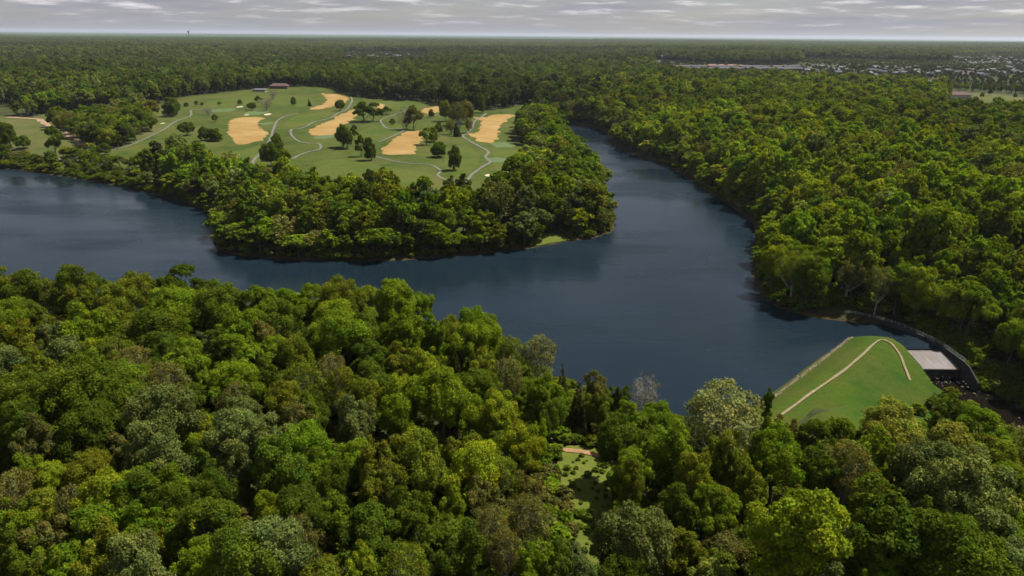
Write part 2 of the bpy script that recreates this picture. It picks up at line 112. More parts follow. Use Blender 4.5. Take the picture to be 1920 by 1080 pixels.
HOUSES = [(743,1495,31,1),(990,1544,8,1),(924,1742,7,0),(971,1789,152,1),(817,1813,161,3),(938,1785,80,2),(947,1625,4,3),(768,1742,157,1),(729,1828,78,1),(849,1642,69,1),(1054,1809,29,0),(936,1889,12,1),(866,1610,110,3),(607,1476,18,2),(1413,2016,2,1),(834,1698,162,1),(903,1690,110,2),(1119,1827,127,2),(686,1623,90,1),(777,1784,164,0),(881,1727,83,1),(653,1569,38,1),(740,1533,68,2),(999,1666,115,0),(918,1837,66,1),(1128,1619,165,1),(771,1572,43,3),(1046,1788,144,1),(762,1720,16,3),(781,1709,24,2),(1144,1658,163,1),(645,1516,129,1),(1346,1975,139,0),(898,1618,46,3),(1155,1952,2,2),(938,1827,86,3),(966,1564,50,2),(978,1598,141,1),(879,1544,35,1),(859,1931,80,0),(1036,1960,46,2),(947,1524,165,2),(836,1584,99,3),(797,1928,137,0),(1259,1826,80,3),(826,1627,128,1),(1096,1687,39,3),(980,1511,104,1),(779,1620,97,2),(972,1848,114,0),(1340,1903,6,1),(1042,1884,122,0),(704,1520,35,1),(804,1901,10,3),(791,1816,146,3),(1090,1624,154,0),(935,1690,3,3),(900,1562,89,1),(1394,2057,119,0),(606,1514,173,2),(708,1587,12,1),(1016,1701,98,3),(724,1785,3,2),(1073,1711,165,1),(993,1582,163,2),(1050,1559,47,1),(1070,1663,100,0),(1155,1758,178,0),(881,1669,53,2),(1167,1695,159,1),(1096,1649,64,3),(905,1819,13,3),(695,1723,6,3),(836,1668,133,0),(1779,2825,48,0),(1468,2276,118,3),(1841,2739,39,2),(1992,3006,20,3),(1731,2747,53,0),(1521,2344,81,1),(1608,2451,21,3),(1818,2647,12,1),(1793,2617,60,3),(1775,2868,94,2),(1875,2834,19,1),(1480,2317,72,0),(1489,2384,56,0),(1780,2687,15,3),(1956,2876,32,0),(1549,2542,60,1),(1610,2381,175,3),(1658,2465,69,1),(1463,2339,80,3),(1901,2896,166,1),(1970,2848,101,2),(1816,2750,137,1),(1979,3073,89,0),(2022,2972,160,1),(1500,2306,148,2),(1449,2296,38,0),(1805,2874,59,1),(1393,2258,76,1),(1759,2699,46,0),(1567,2393,151,3),(1592,2360,126,2),(1815,2700,174,1),(1543,2413,39,1),(1498,2276,20,2),(1729,2642,87,2),(1541,2273,5,1),(1541,2497,40,3),(1579,2282,71,0),(1813,3001,145,3),(1563,2238,79,1),(1577,2327,62,0),(1613,2513,101,0),(1840,2965,147,1),(1752,2520,179,2),(1898,2998,66,1),(1810,2786,168,0),(1740,2500,162,2),(1629,2464,92,2),(1932,2895,56,0),(1531,2315,149,1),(1987,3032,138,2),(1777,2908,154,3),(1676,2752,99,2),(1628,2490,48,3),(1434,2369,104,1),(1408,2240,99,3),(1833,2629,18,0),(1697,2786,43,1),(1394,2211,14,3),(-508,2606,142,2),(-552,2910,127,1),(-600,2649,23,1),(-464,3213,75,1),(-603,2773,86,2),(-542,3151,4,3),(-357,2724,142,1),(-539,3124,99,0),(-440,2757,48,1),(-437,2780,143,1),(-485,2603,1,0),(-462,2836,172,1),(-546,2734,71,2),(-544,2814,40,2),(-511,3184,115,0),(-629,2786,137,2),(-431,3011,118,3),(-573,3155,60,0),(-525,3002,53,0),(-525,2686,164,3),(-665,2932,1,0),(431,2194,83,1),(521,2320,3,1),(424,2150,14,0),(457,2100,122,2),(461,2284,88,1),(410,1830,167,2),(413,1876,82,1),(455,2450,42,2),(374,2014,91,2),(-1132,2241,143,2),(-1209,2533,120,1),(-1055,1906,157,1),(-1204,2032,20,1),(-1255,2143,36,0),(-200,2784,175,2),(23,2932,64,2),(-116,3080,136,1),(-126,2952,88,1),(-66,2782,170,2),(-119,2511,70,2),(332,2471,108,2),(195,2769,139,0),(376,2960,107,1),(-180,2796,91,1),(268,2805,78,2),(-50,2827,35,1)]
TOWN_ROWS = [(416,1738),(439,1733),(465,1738),(496,1761),(529,1791),(559,1806),(586,1814),(614,1822),(641,1826),(664,1818),(684,1804),(704,1792),(408,1656),(431,1654),(454,1654),(478,1659),(504,1666),(530,1675),(556,1684),(584,1697),(614,1714),(641,1723),(666,1725)]
RED_LOT = [(469.0,2037.0),(567.0,2113.0),(678.0,2122.0),(653.0,1997.0),(511.0,1851.0),(422.0,1829.0)]
LAWN = [(631.0,1044.0),(687.0,1107.0),(743.0,1118.0),(738.0,1040.0),(684.0,950.0),(626.0,927.0),(605.0,972.0)]
LOT = [(600.0,890.0),(665.0,919.0),(621.0,851.0),(575.0,840.0)]
ROAD = [(816.0,1426.0),(775.0,1341.0),(733.0,1262.0),(708.0,1200.0),(696.0,1161.0)]

# ---------------------------------------------------------------- terrain
def vnoise(x, y, s, seed=0):
    """smooth lattice noise in -1..1, one cell = s metres"""
    x = np.asarray(x, float) / s; y = np.asarray(y, float) / s
    xi = np.floor(x); yi = np.floor(y); fx = x - xi; fy = y - yi
    fx = fx * fx * (3 - 2 * fx); fy = fy * fy * (3 - 2 * fy)
    def hsh(a, b):
        v = np.sin(a * 127.1 + b * 311.7 + seed * 74.7) * 43758.5453
        return (v - np.floor(v)) * 2 - 1
    return (hsh(xi, yi) * (1 - fx) + hsh(xi + 1, yi) * fx) * (1 - fy) + (hsh(xi, yi + 1) * (1 - fx) + hsh(xi + 1, yi + 1) * fx) * fy

def smooth_line(pts, closed=False, step=3.0):
    """Catmull-Rom through the points, resampled"""
    P = np.asarray(pts, float); n = len(P); out = []
    for i in range(n if closed else n - 1):
        if closed: a, b, c, d = P[(i - 1) % n], P[i], P[(i + 1) % n], P[(i + 2) % n]
        else: a, b, c, d = P[max(i - 1, 0)], P[i], P[i + 1], P[min(i + 2, n - 1)]
        k = max(1, int(np.linalg.norm(c - b) / step))
        for j in range(k):
            t = j / k
            out.append(0.5 * ((2 * b) + (c - a) * t + (2 * a - 5 * b + 4 * c - d) * t * t + (3 * b - a - 3 * c + d) * t ** 3))
    if not closed: out.append(P[-1])
    return np.array(out)

def line_dist(x, y, L, closed=False):
    x = np.asarray(x, float); y = np.asarray(y, float); best = np.full(x.shape, 1e18)
    n = len(L)
    for i in range(n if closed else n - 1):
        ax, ay = L[i]; bx, by = L[(i + 1) % n]; dx, dy = bx - ax, by - ay
        t = np.clip(((x - ax) * dx + (y - ay) * dy) / (dx * dx + dy * dy + 1e-9), 0, 1)
        best = np.minimum(best, (x - ax - t * dx) ** 2 + (y - ay - t * dy) ** 2)
    return np.sqrt(best)

def inside(x, y, L):
    x = np.asarray(x, float); y = np.asarray(y, float); c = np.zeros(x.shape, bool); n = len(L)
    for i in range(n):
        ax, ay = L[i]; bx, by = L[(i + 1) % n]
        if ay == by: continue
        c ^= ((ay > y) != (by > y)) & (x < (bx - ax) * (y - ay) / (by - ay) + ax)
    return c

LAKE_S = smooth_line(LAKE, True, 9.0)
LAKE_BOX = (LAKE_S.min(0) - 250, LAKE_S.max(0) + 250)

def shore(x, y):
    """metres to the shoreline, positive on land"""
    x = np.asarray(x, float); y = np.asarray(y, float); d = np.full(x.shape, 250.0)
    m = (x > LAKE_BOX[0][0]) & (x < LAKE_BOX[1][0]) & (y > LAKE_BOX[0][1]) & (y < LAKE_BOX[1][1])
    if m.any():
        dd = line_dist(x[m], y[m], LAKE_S, True)
        d[m] = np.where(inside(x[m], y[m], LAKE_S), -dd, dd)
    return d

def sstep(a, b, v):
    t = np.clip((v - a) / (b - a), 0, 1); return t * t * (3 - 2 * t)

CREST = 3.6
def dam_z(x, y):
    (ax, ay), (bx, by) = DAM; dx, dy = bx - ax, by - ay; L = math.hypot(dx, dy)
    t = np.clip(((x - ax) * dx + (y - ay) * dy) / (L * L), -.35, 1)
    px, py = x - ax - t * dx, y - ay - t * dy
    s = (px * -dy + py * dx) / L                       # + upstream, - downstream
    d = np.hypot(px, py)
    up = np.clip(s / (d + 1e-6), 0, 1)
    slope = .34 + .22 * up
    e = np.maximum(d - 2.2, 0)
    return CREST - slope * e * e / (e + 2.0)

def valley(x, y):
    ds = line_dist(x, y, STREAM)
    return -5.6 + np.maximum(ds - 4.5, 0) * .17

def height(x, y):
    x = np.asarray(x, float); y = np.asarray(y, float)
    sd = shore(x, y)
    near = sstep(260, 200, y) * sstep(130, 60, x)
    right = sstep(0, 130, x - 60 - np.maximum(y - 400, 0) * .1) * sstep(200, 260, y)
    A = 9 + 3 * near + 9 * right
    A = A + 4 * sstep(500, 1100, y) * (1 - right)
    T = 45 - 12 * near - 8 * right
    dist = np.hypot(x, y)
    roll = vnoise(x, y, 90, 1) * 1.3 + vnoise(x, y, 220, 2) * 2.0 + vnoise(x, y, 900, 3) * 7 * sstep(500, 2200, dist) + vnoise(x, y, 2600, 4) * 11 * sstep(1500, 5000, dist)
    land = .35 + np.minimum(sd, 6) * .12 + A * (1 - np.exp(-np.maximum(sd - 3, 0) / T)) + roll * sstep(5, 90, sd)
    z = np.where(sd > 0, land, np.maximum(sd * .25, -3.0))
    v = np.where((x > 60) & (x < 330) & (y > 20) & (y < 250), valley(x, y), 1e3)
    z = np.where(sd > 0, np.minimum(z, np.maximum(v, -5.6)), z)
    box = (x > 40) & (x < 150) & (y > 120) & (y < 260)
    dz = np.where(box, dam_z(x, y), -1e3)
    return np.maximum(z, np.minimum(dz, CREST))

# ---------------------------------------------------------------- helpers
rng = np.random.default_rng(11)
def tag(o, label=None, cat=None, group=None, kind=None):
    for k, v in (('label', label), ('category', cat), ('group', group), ('kind', kind)):
        if v: o[k] = v
    return o
def mesh_np(name, verts, faces, mats=(), midx=None, smooth=False):
    """faces: int array (n, 3) or (n, 4)"""
    V = np.asarray(verts, np.float32); Fc = np.asarray(faces, np.int32); n, k = Fc.shape
    me = bpy.data.meshes.new(name)
    me.vertices.add(len(V)); me.vertices.foreach_set('co', V.ravel())
    me.loops.add(n * k); me.loops.foreach_set('vertex_index', Fc.ravel())
    me.polygons.add(n); me.polygons.foreach_set('loop_start', np.arange(0, n * k, k, dtype=np.int32))
    if midx is not None: me.polygons.foreach_set('material_index', np.asarray(midx, np.int32))
    if smooth: me.polygons.foreach_set('use_smooth', np.ones(n, bool))
    for m in mats: me.materials.append(m)
    me.update(calc_edges=True); me.validate()
    return me
def link(name, me, parent=None):
    o = bpy.data.objects.new(name, me); col.objects.link(o)
    if parent: o.parent = parent
    return o
def bm_obj(name, bm, mat, parent=None, smooth=False):
    me = bpy.data.meshes.new(name); bm.normal_update(); bm.to_mesh(me); bm.free()
    for m in (mat if isinstance(mat, (list, tuple)) else [mat]): me.materials.append(m)
    if smooth:
        for p in me.polygons: p.use_smooth = True
    return link(name, me, parent)
def add_box(bm, x0, x1, y0, y1, z0, z1, mi=0, M=None):
    vs = [bm.verts.new((x, y, z)) for z in (z0, z1) for x, y in ((x0, y0), (x1, y0), (x1, y1), (x0, y1))]
    if M is not None:
        for v in vs: v.co = M @ v.co
    for f in ((3, 2, 1, 0), (4, 5, 6, 7), (0, 1, 5, 4), (1, 2, 6, 5), (2, 3, 7, 6), (3, 0, 4, 7)):
        bm.faces.new([vs[i] for i in f]).material_index = mi
    return vs
def tube(pts, radii, sides=6):
    """verts, quads of a tapered tube"""
    P = np.asarray(pts, float); V = []; Q = []
    for i, p in enumerate(P):
        t = P[min(i + 1, len(P) - 1)] - P[max(i - 1, 0)]; t /= np.linalg.norm(t) + 1e-9
        a = np.cross(t, (0, 1, .31) if abs(t[1]) < .8 else (1, 0, .2)); a /= np.linalg.norm(a); b = np.cross(t, a)
        for s in range(sides):
            w = 2 * math.pi * s / sides; V.append(p + (a * math.cos(w) + b * math.sin(w)) * radii[i])
    for i in range(len(P) - 1):
        for s in range(sides):
            Q.append((i * sides + s, i * sides + (s + 1) % sides, (i + 1) * sides + (s + 1) % sides, (i + 1) * sides + s))
    return V, Q

# ---------------------------------------------------------------- materials
class NT:
    def __init__(s, name):
        s.m = bpy.data.materials.new(name); s.m.use_nodes = True; s.t = s.m.node_tree; s.t.nodes.clear()
        s.out = s.n('ShaderNodeOutputMaterial')
    def n(s, kind, ins=None, **kw):
        nd = s.t.nodes.new(kind)
        for k, v in kw.items(): setattr(nd, k, v)
        for k, v in (ins or {}).items(): s.set(nd, k, v)
        return nd
    def set(s, nd, k, v):
        i = nd.inputs[k]
        if isinstance(v, bpy.types.NodeSocket): s.t.links.new(v, i)
        elif isinstance(v, bpy.types.Node): s.t.links.new(v.outputs[0], i)
        else: i.default_value = v
    def noise(s, scale, detail=4, rough=.55, vec=None):
        nd = s.n('ShaderNodeTexNoise', {'Scale': scale, 'Detail': detail, 'Roughness': rough})
        if vec is not None: s.set(nd, 'Vector', vec)
        return nd
    def ramp(s, fac, stops):
        nd = s.n('ShaderNodeValToRGB'); s.set(nd, 0, fac); r = nd.color_ramp
        while len(r.elements) < len(stops): r.elements.new(.5)
        for e, (p, c) in zip(r.elements, stops):
            e.position = p; e.color = (*c, 1) if len(c) == 3 else c
        return nd
    def mix(s, fac, a, b, mode='MIX'):
        nd = s.n('ShaderNodeMix', data_type='RGBA', blend_type=mode)
        s.set(nd, 'Factor', fac); s.set(nd, 'A', a); s.set(nd, 'B', b); return nd.outputs['Result']
    def math(s, op, a, b=0.0):
        nd = s.n('ShaderNodeMath', operation=op); s.set(nd, 0, a); s.set(nd, 1, b); return nd.outputs[0]
    def pos(s): return s.n('ShaderNodeNewGeometry').outputs['Position']
    def surf(s, sh): s.t.links.new(sh.outputs[0], s.out.inputs['Surface']); return s.m
    def principled(s, color, rough=.9, spec=.2, bump=None, dist=.1, strength=.5):
        p = s.n('ShaderNodeBsdfPrincipled', {'Base Color': color, 'Roughness': rough, 'Specular IOR Level': spec})
        if bump is not None:
            b = s.n('ShaderNodeBump', {'Height': bump, 'Strength': strength, 'Distance': dist}); s.t.links.new(b.outputs[0], p.inputs['Normal'])
        return s.surf(p)
def c4(r, g, b): return (r, g, b, 1)

def leaf_material(name, instanced):
    k = NT(name)
    tint = k.n('ShaderNodeAttribute', attribute_type='INSTANCER', attribute_name='tint').outputs['Color'] if instanced else k.n('ShaderNodeObjectInfo').outputs['Color']
    lv = k.n('ShaderNodeAttribute', attribute_name='leafv').outputs['Color']
    c = k.mix(1.0, tint, lv, 'MULTIPLY')
    d = k.n('ShaderNodeBsdfDiffuse', {'Color': c})
    t = k.n('ShaderNodeBsdfTranslucent', {'Color': k.mix(1.0, c, c4(1.2, 1.25, .45), 'MULTIPLY')})
    return k.surf(k.n('ShaderNodeMixShader', {0: .34, 1: d, 2: t}))
M_LEAF = leaf_material('leaf', False)
M_LEAF_MASS = leaf_material('leaf_of_the_woods', True)
k = NT('bark'); M_BARK = k.principled(k.ramp(k.noise(3.0, 5), [(.3, (.05, .04, .03)), (.7, (.15, .125, .10))]).outputs[0], .95)
k = NT('pale_bark'); M_PALE = k.principled(k.ramp(k.noise(2.0, 5), [(.3, (.16, .15, .125)), (.7, (.34, .32, .28))]).outputs[0], .95)

k = NT('forest_floor'); p = k.pos(); z = k.n('ShaderNodeSeparateXYZ', {0: p}).outputs['Z']
fl = k.ramp(k.noise(.12, 8, .65, p), [(.3, (.020, .026, .007)), (.5, (.040, .044, .014)), (.72, (.05, .072, .016))]).outputs[0]
mud = k.ramp(k.noise(.5, 5, .6, p), [(.35, (.034, .022, .012)), (.6, (.045, .042, .015))]).outputs[0]
low = k.n('ShaderNodeMapRange', {'Value': k.math('ABSOLUTE', z), 'From Min': .75, 'From Max': 1.25, 'To Min': 1.0, 'To Max': 0.0}).outputs[0]
M_FLOOR = k.principled(k.mix(low, fl, mud), .95, .1, k.noise(.8, 6, .6, p), .4)

def grass_material(name, a, b, c, dry=(.16, .13, .05), stripe=0.0):
    k = NT(name); p = k.pos()
    g = k.ramp(k.noise(.022, 7, .65, p), [(.36, a), (.5, b), (.64, c)]).outputs[0]
    g = k.mix(k.ramp(k.noise(.016, 4, .6, p), [(.52, (0, 0, 0)), (.72, (.55, .55, .55))]).outputs[0], g, c4(*dry))
    g = k.mix(k.ramp(k.noise(.11, 6, .7, p), [(.40, (0, 0, 0)), (.62, (.6, .6, .6))]).outputs[0], g, c4(c[0] * 1.1, c[1] * 1.05, c[2]))
    g = k.mix(k.ramp(k.noise(.9, 5, .7, p), [(.3, (0, 0, 0)), (.7, (.5, .5, .5))]).outputs[0], g, c4(a[0] * .6, a[1] * .6, a[2] * .6))
    return k.principled(g, .95, .1, k.noise(2.5, 5, .7, p), .25)
M_GRASS = grass_material('fairway_grass', (.022, .048, .005), (.050, .076, .009), (.088, .094, .020), (.105, .084, .030))
M_FAIR = grass_material('mown_fairway', (.042, .074, .008), (.062, .090, .011), (.090, .100, .020), (.11, .09, .034))
M_FIELD = grass_material('rough_field_grass', (.050, .068, .014), (.072, .084, .020), (.098, .100, .030))
M_DAMGRASS = grass_material('dam_grass', (.018, .054, .003), (.040, .078, .005), (.066, .076, .009), (.088, .064, .020))
M_SCRUB = grass_material('scrub_grass', (.060, .085, .010), (.088, .118, .014), (.115, .125, .022), (.14, .11, .04))
M_GREEN = grass_material('mown_green', (.075, .12, .045), (.09, .13, .05), (.10, .14, .06), (.12, .13, .06))
k = NT('straw_turf'); p = k.pos()
st = k.ramp(k.noise(.045, 6, .65, p), [(.25, (.19, .115, .032)), (.5, (.28, .18, .062)), (.75, (.33, .235, .10))]).outputs[0]
st = k.mix(k.ramp(k.noise(.6, 5, .7, p), [(.35, (0, 0, 0)), (.75, (.4, .4, .4))]).outputs[0], st, c4(.18, .115, .03))
st = k.mix(k.ramp(k.noise(.05, 7, .75, p), [(.60, (0, 0, 0)), (.72, (.6, .6, .6))]).outputs[0], st, c4(.13, .13, .035))
M_STRAW = k.principled(st, .95, .1, k.noise(1.5, 4, .6, p), .2)
def plain(name, a, b, scale, rough=.9, bump=.05):
    k = NT(name); p = k.pos(); nz = k.noise(scale, 6, .65, p)
    return k.principled(k.ramp(nz, [(.3, a), (.7, b)]).outputs[0], rough, .2, k.noise(scale * 4, 4, .6, p), bump)
M_PATH = plain('path_gravel', (.10, .095, .08), (.16, .15, .13), .4)
M_SAND = plain('bunker_sand', (.40, .33, .22), (.52, .44, .32), .5)
M_DIRT = plain('bare_dirt', (.20, .13, .075), (.32, .22, .14), .3)
M_PATHDIRT = plain('worn_path', (.13, .11, .055), (.25, .20, .12), .9)
M_TRAIL = plain('trail_dirt', (.19, .105, .05), (.30, .175, .09), .5)
M_RIPRAP = plain('riprap_stone', (.11, .09, .055), (.30, .24, .155), .9, .95, .3)
M_ROCK = plain('stream_rock', (.05, .036, .026), (.17, .14, .11), .7, .9, .2)
M_REDDIRT = plain('red_dirt', (.20, .09, .055), (.28, .16, .11), .01)
M_CONC = plain('shaded_weathered_concrete', (.022, .021, .019), (.055, .052, .048), .4)  # tree shade on the spillway walls is put into this darker tone
k = NT('chute_concrete'); p = k.pos()
stain = k.noise(.22, 6, .7, k.n('ShaderNodeMapping', {'Vector': p, 'Scale': (2.6, .5, 1)}).outputs[0])
M_CHUTE = k.principled(k.ramp(stain, [(.34, (.12, .085, .055)), (.54, (.14, .125, .122)), (.76, (.22, .205, .21))]).outputs[0], .45, .4, k.noise(2, 4, .6, p), .04)
M_DROP_SHADE = plain('shaded_drop_concrete', (.018, .018, .014), (.05, .045, .038), .7, .4)  # shade of the unlit drop face painted in as a darker concrete
k = NT('foam'); M_FOAM = k.principled(k.ramp(k.noise(1.2, 5, .7), [(.35, (.45, .46, .48)), (.6, (.8, .8, .82))]).outputs[0], .7)

def water_material(name, deep, amp, rough0=.06, rough1=.22):
    k = NT(name); p = k.pos()
    st = k.n('ShaderNodeMapping', {'Vector': p, 'Scale': (.35, 1.0, 1.0), 'Rotation': (0, 0, .25)}).outputs[0]
    wind = k.noise(.018, 4, .55, st)
    h = k.math('ADD', k.noise(1.1, 4, .6, st), k.math('MULTIPLY', k.noise(.28, 3, .5, st), 1.6))
    b = k.n('ShaderNodeBump', {'Height': h, 'Distance': amp, 'Strength': k.n('ShaderNodeMapRange', {'Value': wind, 'From Min': .35, 'From Max': .65, 'To Min': .35, 'To Max': 1.0}).outputs[0]})
    pr = k.n('ShaderNodeBsdfPrincipled', {'Base Color': k.ramp(k.noise(.012, 3, .5, p), [(.3, deep), (.7, tuple(v * 1.35 for v in deep))]).outputs[0], 'IOR': 1.33, 'Specular IOR Level': .25,
             'Roughness': k.n('ShaderNodeMapRange', {'Value': wind, 'From Min': .4, 'From Max': .62, 'To Min': rough0, 'To Max': rough1}).outputs[0]})
    k.t.links.new(b.outputs[0], pr.inputs['Normal'])
    return k.surf(pr)
M_WATER = water_material('lake_water', (.006, .0125, .018), .10, .04, .42)
M_STREAM = water_material('stream_water', (.006, .0045, .003), .08)

# ---------------------------------------------------------------- ground
def axis(lo, hi, fine, far_lo, far_hi, g=1.13):
    a = list(np.arange(lo, hi + .1, fine)); s = fine
    while a[-1] < far_hi: s *= g; a.append(a[-1] + s)
    b = []; s = fine; v = lo
    while v > far_lo: s *= g; v -= s; b.append(v)
    return np.array(b[::-1] + a)
ax = axis(-480, 400, 4, -45000, 45000); ay = axis(60, 1240, 4, -1500, 45000)
GX, GY = np.meshgrid(ax, ay); GZ = height(GX, GY)
under = (GX > 40) & (GX < 150) & (GY > 120) & (GY < 260) & (dam_z(GX, GY) > GZ - .05)
GZ = np.where(under, GZ - 1.2, GZ)                      # the embankment itself is a body of its own
spill = (GX > 124) & (GX < 143) & (GY > 184) & (GY < 212)
GZ = np.where(spill, np.minimum(GZ, -6.3), GZ)
nx, ny = len(ax), len(ay)
idx = np.arange(nx * ny).reshape(ny, nx)
quads = np.stack([idx[:-1, :-1], idx[:-1, 1:], idx[1:, 1:], idx[1:, :-1]], -1).reshape(-1, 4)
ground = link('ground', mesh_np('ground', np.stack([GX, GY, GZ], -1).reshape(-1, 3), quads, [M_FLOOR], smooth=True))
tag(ground, 'dark earth and leaf litter under the woods', kind='structure')

def sheet(name, outline, mat, lift, step, wobble=0.0, closed_smooth=True, zfun=None, seed=0):
    """a sheet draped over the land inside an outline"""
    L = smooth_line(outline, True, max(step * .7, 1.0)) if closed_smooth else np.array(outline, float)
    if wobble:
        nrm = np.roll(L, -1, 0) - np.roll(L, 1, 0); nrm = np.stack([nrm[:, 1], -nrm[:, 0]], -1); nrm /= np.linalg.norm(nrm, axis=1)[:, None] + 1e-9
        L = L + nrm * (vnoise(L[:, 0], L[:, 1], 7, 5 + seed) + .6 * vnoise(L[:, 0], L[:, 1], 3, 6 + seed))[:, None] * wobble
    lo, hi = L.min(0), L.max(0)
    gx, gy = np.meshgrid(np.arange(lo[0], hi[0], step), np.arange(lo[1], hi[1], step)); gx = gx.ravel(); gy = gy.ravel()
    m = inside(gx, gy, L) & (line_dist(gx, gy, L, True) > step * .45)
    pts = [Vector(v) for v in L] + [Vector((a, b)) for a, b in zip(gx[m], gy[m])]
    n = len(L)
    vs, es, fs, *_ = delaunay_2d_cdt(pts, [(i, (i + 1) % n) for i in range(n)], [], 1, 1e-4)
    V = np.array([(v.x, v.y) for v in vs]); Z = (zfun or height)(V[:, 0], V[:, 1]) + lift
    return link(name, mesh_np(name, np.column_stack([V, Z]), np.array(fs), [mat], smooth=True))
def ribbon(name, pts, width, mat, lift, step=2.0, wob=.25, zfun=None):
    L = smooth_line(pts, False, step); T = np.gradient(L, axis=0); T /= np.linalg.norm(T, axis=1)[:, None] + 1e-9
    N = np.stack([-T[:, 1], T[:, 0]], -1); V = []
    for j, u in enumerate((-.5, -.17, .17, .5)):
        w = width * (1 + wob * vnoise(L[:, 0] + j * 31, L[:, 1], 6, j))
        q = L + N * (u * w)[:, None]; V.append(np.column_stack([q, (zfun or height)(q[:, 0], q[:, 1]) + lift]))
    n = len(L); V = np.concatenate(V); Fc = []
    for j in range(3):
        for i in range(n - 1): Fc.append((j * n + i, j * n + i + 1, (j + 1) * n + i + 1, (j + 1) * n + i))
    return link(name, mesh_np(name, V, np.array(Fc), [mat], smooth=True))

lake = sheet('lake', LAKE, M_WATER, 0.0, 40, zfun=lambda x, y: np.zeros_like(x))
# the water runs a little under its banks
co = np.empty(len(lake.data.vertices) * 3, np.float32); lake.data.vertices.foreach_get('co', co); co = co.reshape(-1, 3)
nb = len(smooth_line(LAKE, True, 28.0)); Lr = co[:nb, :2]
nrm = np.roll(Lr, -1, 0) - np.roll(Lr, 1, 0); nrm = np.stack([nrm[:, 1], -nrm[:, 0]], -1); nrm /= np.linalg.norm(nrm, axis=1)[:, None] + 1e-9
sgn = 1.0 if not inside(Lr[:1, 0] + nrm[:1, 0] * .5, Lr[:1, 1] + nrm[:1, 1] * .5, Lr)[0] else -1.0
atdam = (Lr[:, 0] > 70) & (Lr[:, 0] < 145) & (Lr[:, 1] > 150) & (Lr[:, 1] < 240)
co[:nb, :2] += nrm * np.where(atdam, .8, 5.0)[:, None] * sgn
lake.data.vertices.foreach_set('co', co.ravel()); lake.data.update()
tag(lake, 'dark blue lake winding round the wooded point', kind='structure')

f = sheet('golf_course', OPEN_AREAS['course'], M_GRASS, .10, 9); tag(f, 'green golf course turf on the far point', kind='structure')
f = sheet('meadow', OPEN_AREAS['creek_meadow'], M_FIELD, .10, 9); tag(f, 'meadow around the creekside wood', kind='structure')
f = sheet('bank_grass', OPEN_AREAS['bank_grass'], M_SCRUB, .12, 4, 1.0); tag(f, 'bright grass patch on the bank at the tip of the point', kind='structure')
f = sheet('field', OPEN_AREAS['west_field'], M_FIELD, .10, 9); tag(f, 'dull green field at the left edge above the lake', kind='structure')
for q, s in enumerate(FAIRWAYS):
    o = sheet('fairway', s, M_FAIR, .18, 6, 1.5, seed=q + 20); tag(o, 'lighter mown fairway on the golf course', kind='structure')
for q, s in enumerate(STRAW):
    o = sheet('straw_fairway', s, M_STRAW, .26, 4, 2.6, seed=q); tag(o, 'tan dormant fairway on the golf course', kind='structure')
for w, s in PATHS[:-1]:
    o = ribbon('golf_path', s, w, M_PATH, .34); tag(o, 'pale winding golf path', kind='structure')
o = ribbon('dirt_track', PATHS[-1][1], PATHS[-1][0], M_DIRT, .34, wob=.6); tag(o, 'tan dirt track beside the left field', kind='structure')
def ellipse(cx, cy, a, b, n=18, seed=0):
    r = random.Random(seed); return [(cx + math.cos(t) * a * r.uniform(.8, 1.15), cy + math.sin(t) * b * r.uniform(.8, 1.15)) for t in [2 * math.pi * i / n for i in range(n)]]
for q, (x, y, w) in enumerate(GREENS):
    o = sheet('putting_green', ellipse(x, y, w * .5, w * .75, seed=q), M_GREEN, .22, 4); tag(o, 'pale green mown putting green', kind='structure')
for q, (x, y, w) in enumerate(BUNKERS):
    o = sheet('sand_bunker', ellipse(x, y, w * .38, w * .65, seed=40 + q), M_SAND, .42, 2, .3); tag(o, 'cream sand bunker', kind='structure')
o = sheet('clearing', CLEAR, M_SCRUB, .12, 3, 1.0); tag(o, 'small grassy clearing in the near wood', kind='structure')
o = ribbon('forest_trail', TRAIL, 1.9, M_TRAIL, .3, 1.0); tag(o, 'short orange dirt trail across the clearing', kind='structure')

# ---------------------------------------------------------------- dam and spillway
(dax, day), (dbx, dby) = DAM; dl = math.hypot(dbx - dax, dby - day); du = np.array([(dbx - dax) / dl, (dby - day) / dl]); dn = np.array([-du[1], du[0]])
def dam_body():
    us = np.arange(-14, dl + 22, 1.0); vs = np.arange(-26, 14, 1.0)
    U_, V_ = np.meshgrid(us, vs); X = dax + du[0] * U_ + dn[0] * V_; Y = day + du[1] * U_ + dn[1] * V_
    Z = np.minimum(dam_z(X, Y), CREST) + vnoise(X, Y, 9, 3) * .12 + vnoise(X, Y, 2.5, 8) * .05
    ok = (Z > -5.5) & ~((X > 126.7) & (Y < 214) & (Y > 180))
    nu = len(us); ids = np.arange(X.size).reshape(X.shape); Q = []
    keep = ok[:-1, :-1] & ok[:-1, 1:] & ok[1:, 1:] & ok[1:, :-1]
    for j, i in zip(*np.nonzero(keep)): Q.append((ids[j, i], ids[j, i + 1], ids[j + 1, i + 1], ids[j + 1, i]))
    V = np.stack([X, Y, Z], -1).reshape(-1, 3)
    me = mesh_np('embankment', V, np.array(Q), [M_DAMGRASS], smooth=True)
    bm = bmesh.new(); bm.from_mesh(me)
    bmesh.ops.delete(bm, geom=[v for v in bm.verts if not v.link_faces], context='VERTS')
    edge = [e for e in bm.edges if e.is_boundary]
    r = bmesh.ops.extrude_edge_only(bm, edges=edge)
    for v in [g for g in r['geom'] if isinstance(g, bmesh.types.BMVert)]: v.co.z = -7.5
    bm.to_mesh(me); bm.free()
    return me
dam = bpy.data.objects.new('dam', None); col.objects.link(dam)
tag(dam, 'grassy earth dam with a tan path along its crest', 'dam')
link('embankment', dam_body(), dam)
dz_ = lambda x, y: np.minimum(dam_z(x, y), CREST)
